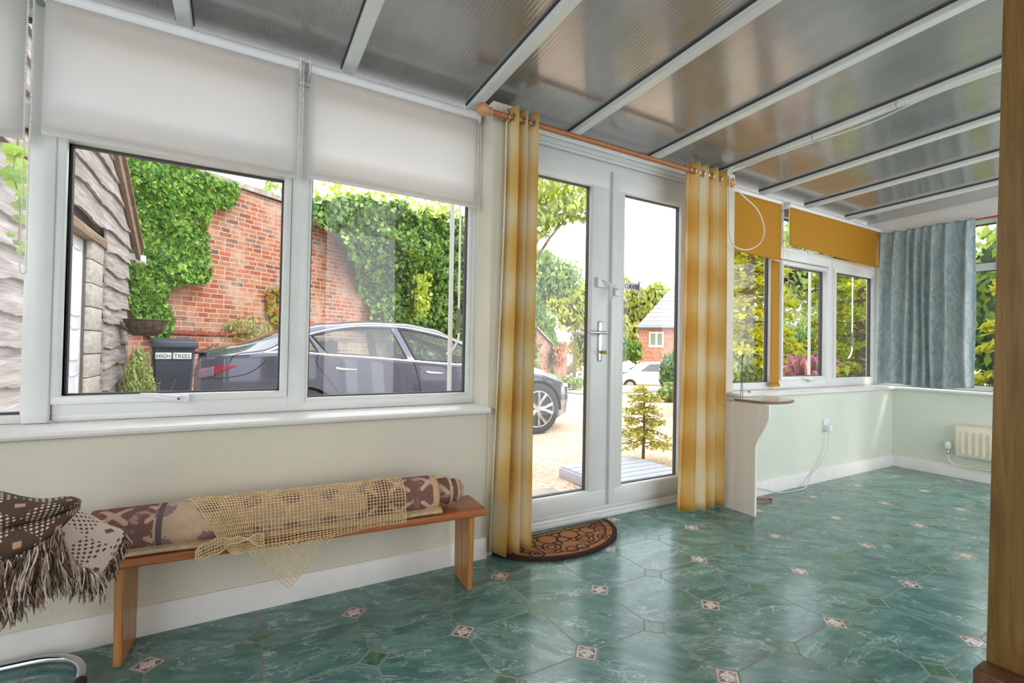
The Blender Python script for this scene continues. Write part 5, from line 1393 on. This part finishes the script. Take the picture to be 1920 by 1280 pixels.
tree('tree', 'tall olive green tree behind the house roof', 'tree', [blob(1160, 555, 46, 34, 42), blob(1200, 575, 46, 38, 38), blob(1232, 560, 46, 30, 30), blob(1165, 620, 46, 45, 45), blob(1210, 600, 46, 40, 30)], 5200, .5, leaf_material('olive_leaf', (120, 140, 66), (160, 172, 84), (190, 194, 110)), ((26, 35, -2), tuple(pt(1190, 600, 46)), .4), branches=2)
tree('tree', 'square topped pale tree at the left of the right door leaf', 'tree', [blob(1150, 530, 42, 22, 14), blob(1160, 545, 42, 20, 14)], 900, .4, yellow_leaf, ((22, 32, -2), tuple(pt(1150, 560, 42)), .3))
tree('hedge', 'bright green hedge left of the brick house', 'hedge', [blob(1172, 655, 26, 18, 22), blob(1190, 660, 26, 14, 20), blob(1155, 660, 26, 16, 22)], 2600, .2, ivy_bright)
tree('shrub', 'rounded green shrub in front of the house corner', 'shrub', [blob(1258, 700, 17, 20, 38)], 1400, .15, ivy_leaf)
tree('shrub', 'low spreading shrub before the white car', 'shrub', [blob(1246, 738, 12, 16, 12), blob(1258, 735, 12, 18, 20)], 900, .10, pale_leaf)
tree('shrub', 'weedy verge plants at the foot of the lower brick wall', 'shrub', [blob(1030, 714, 17.3, 28, 13), blob(1070, 717, 17.3, 30, 11), blob(1000, 704, 16.5, 20, 28)], 1600, .16, pale_leaf)
# house
def hp(px, py, D_=30): return pt(px, py, D_)
hz0 = -1.3
c0_ = hp(1197, 690); _q = c0_-CAM; _a = math.atan2(_q.y, _q.x)-math.radians(6); hn = Vector((math.cos(_a), math.sin(_a), 0)); hdir = Vector((hn.y, -hn.x, 0))
eave_z = hp(1197, 613).z; ridge_z = hp(1262, 537).z
house = empty('house', 'brick house with grey tiled roof and small white window in the distance', 'house', (c0_.x, c0_.y, hz0), math.atan2(hdir.y, hdir.x))
Lh = 11; Dp = 7
b = B(); lay = b.bm.loops.layers.uv.verify()
def quad(bb, pts, uvs):
    f = bb.bm.faces.new([bb.bm.verts.new(p) for p in pts]); ly = bb.bm.loops.layers.uv.verify()
    for l, q in zip(f.loops, uvs): l[ly].uv = q
He = eave_z-hz0; Hr = ridge_z-hz0+1.5
quad(b, [(0, 0, 0), (Lh, 0, 0), (Lh, 0, He), (0, 0, He)], [(0, 0), (Lh, 0), (Lh, He), (0, He)])
quad(b, [(0, Dp, 0), (0, 0, 0), (0, 0, He-.06), (0, Dp, He-.06)], [(Dp, 0), (0, 0), (0, He), (Dp, He)])
quad(b, [(0, Dp, 0), (Lh, Dp, 0), (Lh, Dp, He), (0, Dp, He)], [(0, 0), (Lh, 0), (Lh, He), (0, He)])
b.make('walls', house_brick, house, smooth=False)
rt_ = M_('grey_roof_tiles'); cc = rt_.coord(); spz = rt_.n('SeparateXYZ'); rt_.l(cc, spz.inputs[0])
ln = rt_.math('GREATER_THAN', rt_.math('FRACT', rt_.math('MULTIPLY', spz.outputs[2], 3.6)), .84)
rt_.set(rt_.mix(ln, rt_.ramp(rt_.noise(cc, 2, 4), [(.3, lin((164, 166, 174))), (.7, lin((190, 190, 196)))]), lin((120, 120, 128))), .8)
b = B(); ov = .25
def slab(bb, P4, th=.08):
    A = [bb.bm.verts.new(p) for p in P4]; C2 = [bb.bm.verts.new(Vector(p)+Vector((0, 0, th))) for p in P4]
    bb.bm.faces.new(A); bb.bm.faces.new(C2[::-1])
    for i in range(4): bb.bm.faces.new((A[i], A[(i+1) % 4], C2[(i+1) % 4], C2[i]))
hipx = 2.9   # hipped-looking left verge
slab(b, [(-.1, -ov, He-.05), (Lh, -ov, He-.05), (Lh, Dp/2, Hr), (hipx, Dp/2, Hr)]); slab(b, [(-.1, -ov, He-.05), (hipx, Dp/2, Hr), (hipx, Dp/2+.01, Hr), (-.1, Dp+ov, He-.05)]); slab(b, [(-.1, Dp+ov, He-.05), (hipx, Dp/2, Hr), (Lh, Dp/2, Hr), (Lh, Dp+ov, He-.05)])
b.make('roof', rt_.m, house, smooth=False)
b = B(); b.box((-.12, -ov-.08, He-.13), (Lh, -ov+.02, He-.04), .02); b.make('gutter', P('dark_gutter', (84, 86, 96), .5), house)
hw_ = house.matrix_world.inverted() if False else None
b = B(); zc = hp(1230, 636).z-hz0
b.box((.62, -.04, zc-.5), (1.50, .02, zc+.46)); wf_ = b.make('window', plastic_white, house, smooth=False)
b = B(); b.box((.72, -.05, zc-.36), (1.0, -.035, zc+.36)); b.box((1.12, -.05, zc-.36), (1.40, -.035, zc+.36)); b.make('window_pane', P('window_dark_glass', (150, 164, 150), .1), wf_, smooth=False)
b = B(); b.box((hipx-.35, Dp/2-.35, Hr-.3), (hipx+.15, Dp/2+.35, Hr+1.2)); b.make('chimney', house_brick, house, smooth=False)

# small white hatchback in the distance
wc = empty('car', 'small white hatchback parked before the distant brick house', 'car', tuple(pt(1222, 700, 24))[:2]+(-1.02,), math.radians(-32))
wp = P('white_car_paint', (232, 232, 236), .2, var=.01); prof = [(-2.0, .35), (-2.0, .75), (-1.6, .92), (-.95, 1.0), (-.35, 1.42), (.9, 1.47), (1.6, 1.25), (1.95, .95), (2.0, .45), (1.9, .3), (-1.9, .3)]
b = B(); b.prism(prof, 'y', -.82, .82); bmesh.ops.bevel(b.bm, geom=[e for e in b.bm.edges if abs(e.verts[0].co.y-e.verts[1].co.y) < .01], offset=.08, segments=3, affect='EDGES'); b.make('body', wp, wc)
dg = P('grey_car_window', (134, 148, 158), .08)
b = B()
for s in (-1, 1):
    b.prism([(-.75, 1.0), (-.3, 1.36), (.15, 1.38), (.15, 1.0)], 'y', s*.815, s*.826); b.prism([(.25, 1.0), (.25, 1.38), (.9, 1.38), (1.45, 1.2), (1.5, 1.02)], 'y', s*.815, s*.826)
b.make('side_window', dg, wc, smooth=False)
b = B(); b.prism([(1.62, 1.26), (1.95, .98), (1.97, .99), (1.64, 1.275)], 'y', -.62, .62); b.make('rear_window', dg, wc, smooth=False)
for x in (-1.25, 1.25):
    for s in (-1, 1):
        b = B(); b.tube([(x, s*.68, .31), (x, s*.84, .31)], .31, 24); wh = b.make('wheel', dark_rubber, wc)
        b = B(); b.tube([(x, s*.835, .31), (x, s*.85, .31)], .19, 16); b.make('hub_cap', chrome, wh)
b = B(); b.box((1.86, -.80, .78), (2.01, -.52, .95), .02); b.box((1.86, .52, .78), (2.01, .80, .95), .02); b.make('tail_light', P('tail_lamp_red', (200, 60, 60), .2), wc)
b = B(); b.box((1.86, -.84, .30), (2.04, .84, .52), .03); b.make('bumper', dark_rubber, wc)

# garden outside the right hand windows: feathery golden conifers
def conifer(label, cx, cy, h, r, n, mat, size=.11, seed=1, lean=0):
    rnd = random.Random(seed); gz_ = -.3
    root = empty('conifer_tree', label, 'tree', (cx, cy, gz_)); b = B(); b.tube([(0, 0, 0), (0, 0, h*.9)], [.12, .03], 8)
    pts = []; nb = 95
    for k in range(nb):
        z = .15+h*.93*(k/nb)**.95; a = k*2.399+rnd.uniform(-.3, .3); L_ = r*(1-.75*(z/h)**1.4)*rnd.uniform(.75, 1.1)
        s0 = Vector((0, 0, z)); e = Vector((math.cos(a)*L_, math.sin(a)*L_, z-.12*L_+rnd.uniform(-.1, .1))); b.tube([s0, s0.lerp(e, .5)+Vector((0, 0, .08)), e], [.02, .012, .004], 5)
        side_ = Vector((-math.sin(a), math.cos(a), 0))
        for j in range(n//nb):
            f = rnd.random()**.6; q = s0.lerp(e, .25+.75*f) + side_*rnd.gauss(0, .16*(1.1-f)+.04) + Vector((0, 0, .10*(1-abs(2*f-1))+rnd.gauss(0, .03)-.04*f)); pts.append((q, Vector((0, 0, 1))))
    b.make('trunk', bark, root); b = B(); leaves(b, pts, size, .35, .6, narrow=.4); b.make('foliage', mat, root, smooth=False, fix=False); return root
conifer('golden feathery conifer nearest outside the mustard blind window', 8.1, 3.35, 4.6, 1.05, 9000, gold_leaf, .15, 3)
conifer('golden green conifer filling the right hand sash window', 9.9, 2.35, 5.2, 1.25, 13000, leaf_material('golden_green', (124, 152, 46), (188, 192, 52), (234, 220, 76), .45), .18, 4)
conifer('golden conifer in the corner window view', 10.4, -.15, 5.0, 1.2, 10000, gold_leaf, .17, 6)
conifer('green conifer beyond the end wall window', 8.6, -2.3, 4.6, 1.0, 7000, conifer_leaf, .13, 8)
tree('shrub', 'dark green shrub mass behind the golden conifers', 'shrub', [((14.0, 3.2, 1.6), (2.0, 1.6, 2.8)), ((13.6, .8, 1.8), (1.9, 1.8, 2.9)), ((13, -2.5, 1.6), (1.8, 1.8, 2.7))], 6500, .2, conifer_leaf)
tree('shrub', 'rounded pale green shrub under the golden conifer', 'shrub', [blob(1395, 690, 8.6, 40, 26), blob(1365, 700, 8.0, 22, 30)], 2600, .09, pale_leaf)
tree('hedge', 'clipped hedge bank beyond the gravel on the right', 'hedge', [blob(1400, 640, 17, 60, 50), blob(1460, 650, 16, 50, 60), blob(1560, 640, 16, 70, 60), blob(1660, 640, 16, 70, 60)], 6500, .17, mid_leaf)
tree('tree', 'pale green tree high behind the golden conifer', 'tree', [blob(1390, 500, 22, 60, 60), blob(1460, 500, 22, 60, 80), blob(1570, 500, 20, 110, 120), blob(1690, 480, 20, 110, 130)], 9000, .28, pale_leaf, ((20, 9, -1), tuple(pt(1420, 560, 22)), .2))
# purple-leaved plant: strap leaves from one crown
pp = empty('purple_plant', 'purple leaved garden plant below the sash window', 'plant', (6.65, 1.55, -.25))
b = B(); random.seed(9)
for k in range(190):
    a = random.uniform(0, 2*PI); r = random.uniform(.15, .55); h = random.uniform(.75, 1.25); w_ = .016
    t_ = Vector((-math.sin(a), math.cos(a), 0)); pts = [Vector((0, 0, 0)), Vector((math.cos(a)*r*.35, math.sin(a)*r*.35, h*.6)), Vector((math.cos(a)*r*.8, math.sin(a)*r*.8, h)), Vector((math.cos(a)*r*1.25, math.sin(a)*r*1.25, h*.92))]
    pv = None
    for q, ww in zip(pts, (.5, 1.2, 1.6, .1)):
        c = (b.bm.verts.new(q-t_*w_*ww), b.bm.verts.new(q+t_*w_*ww))
        if pv: b.bm.faces.new((pv[0], c[0], c[1], pv[1]))
        pv = c
b.make('leaves', purple_leaf, pp, smooth=False, fix=False)
bpy.context.view_layer.update()
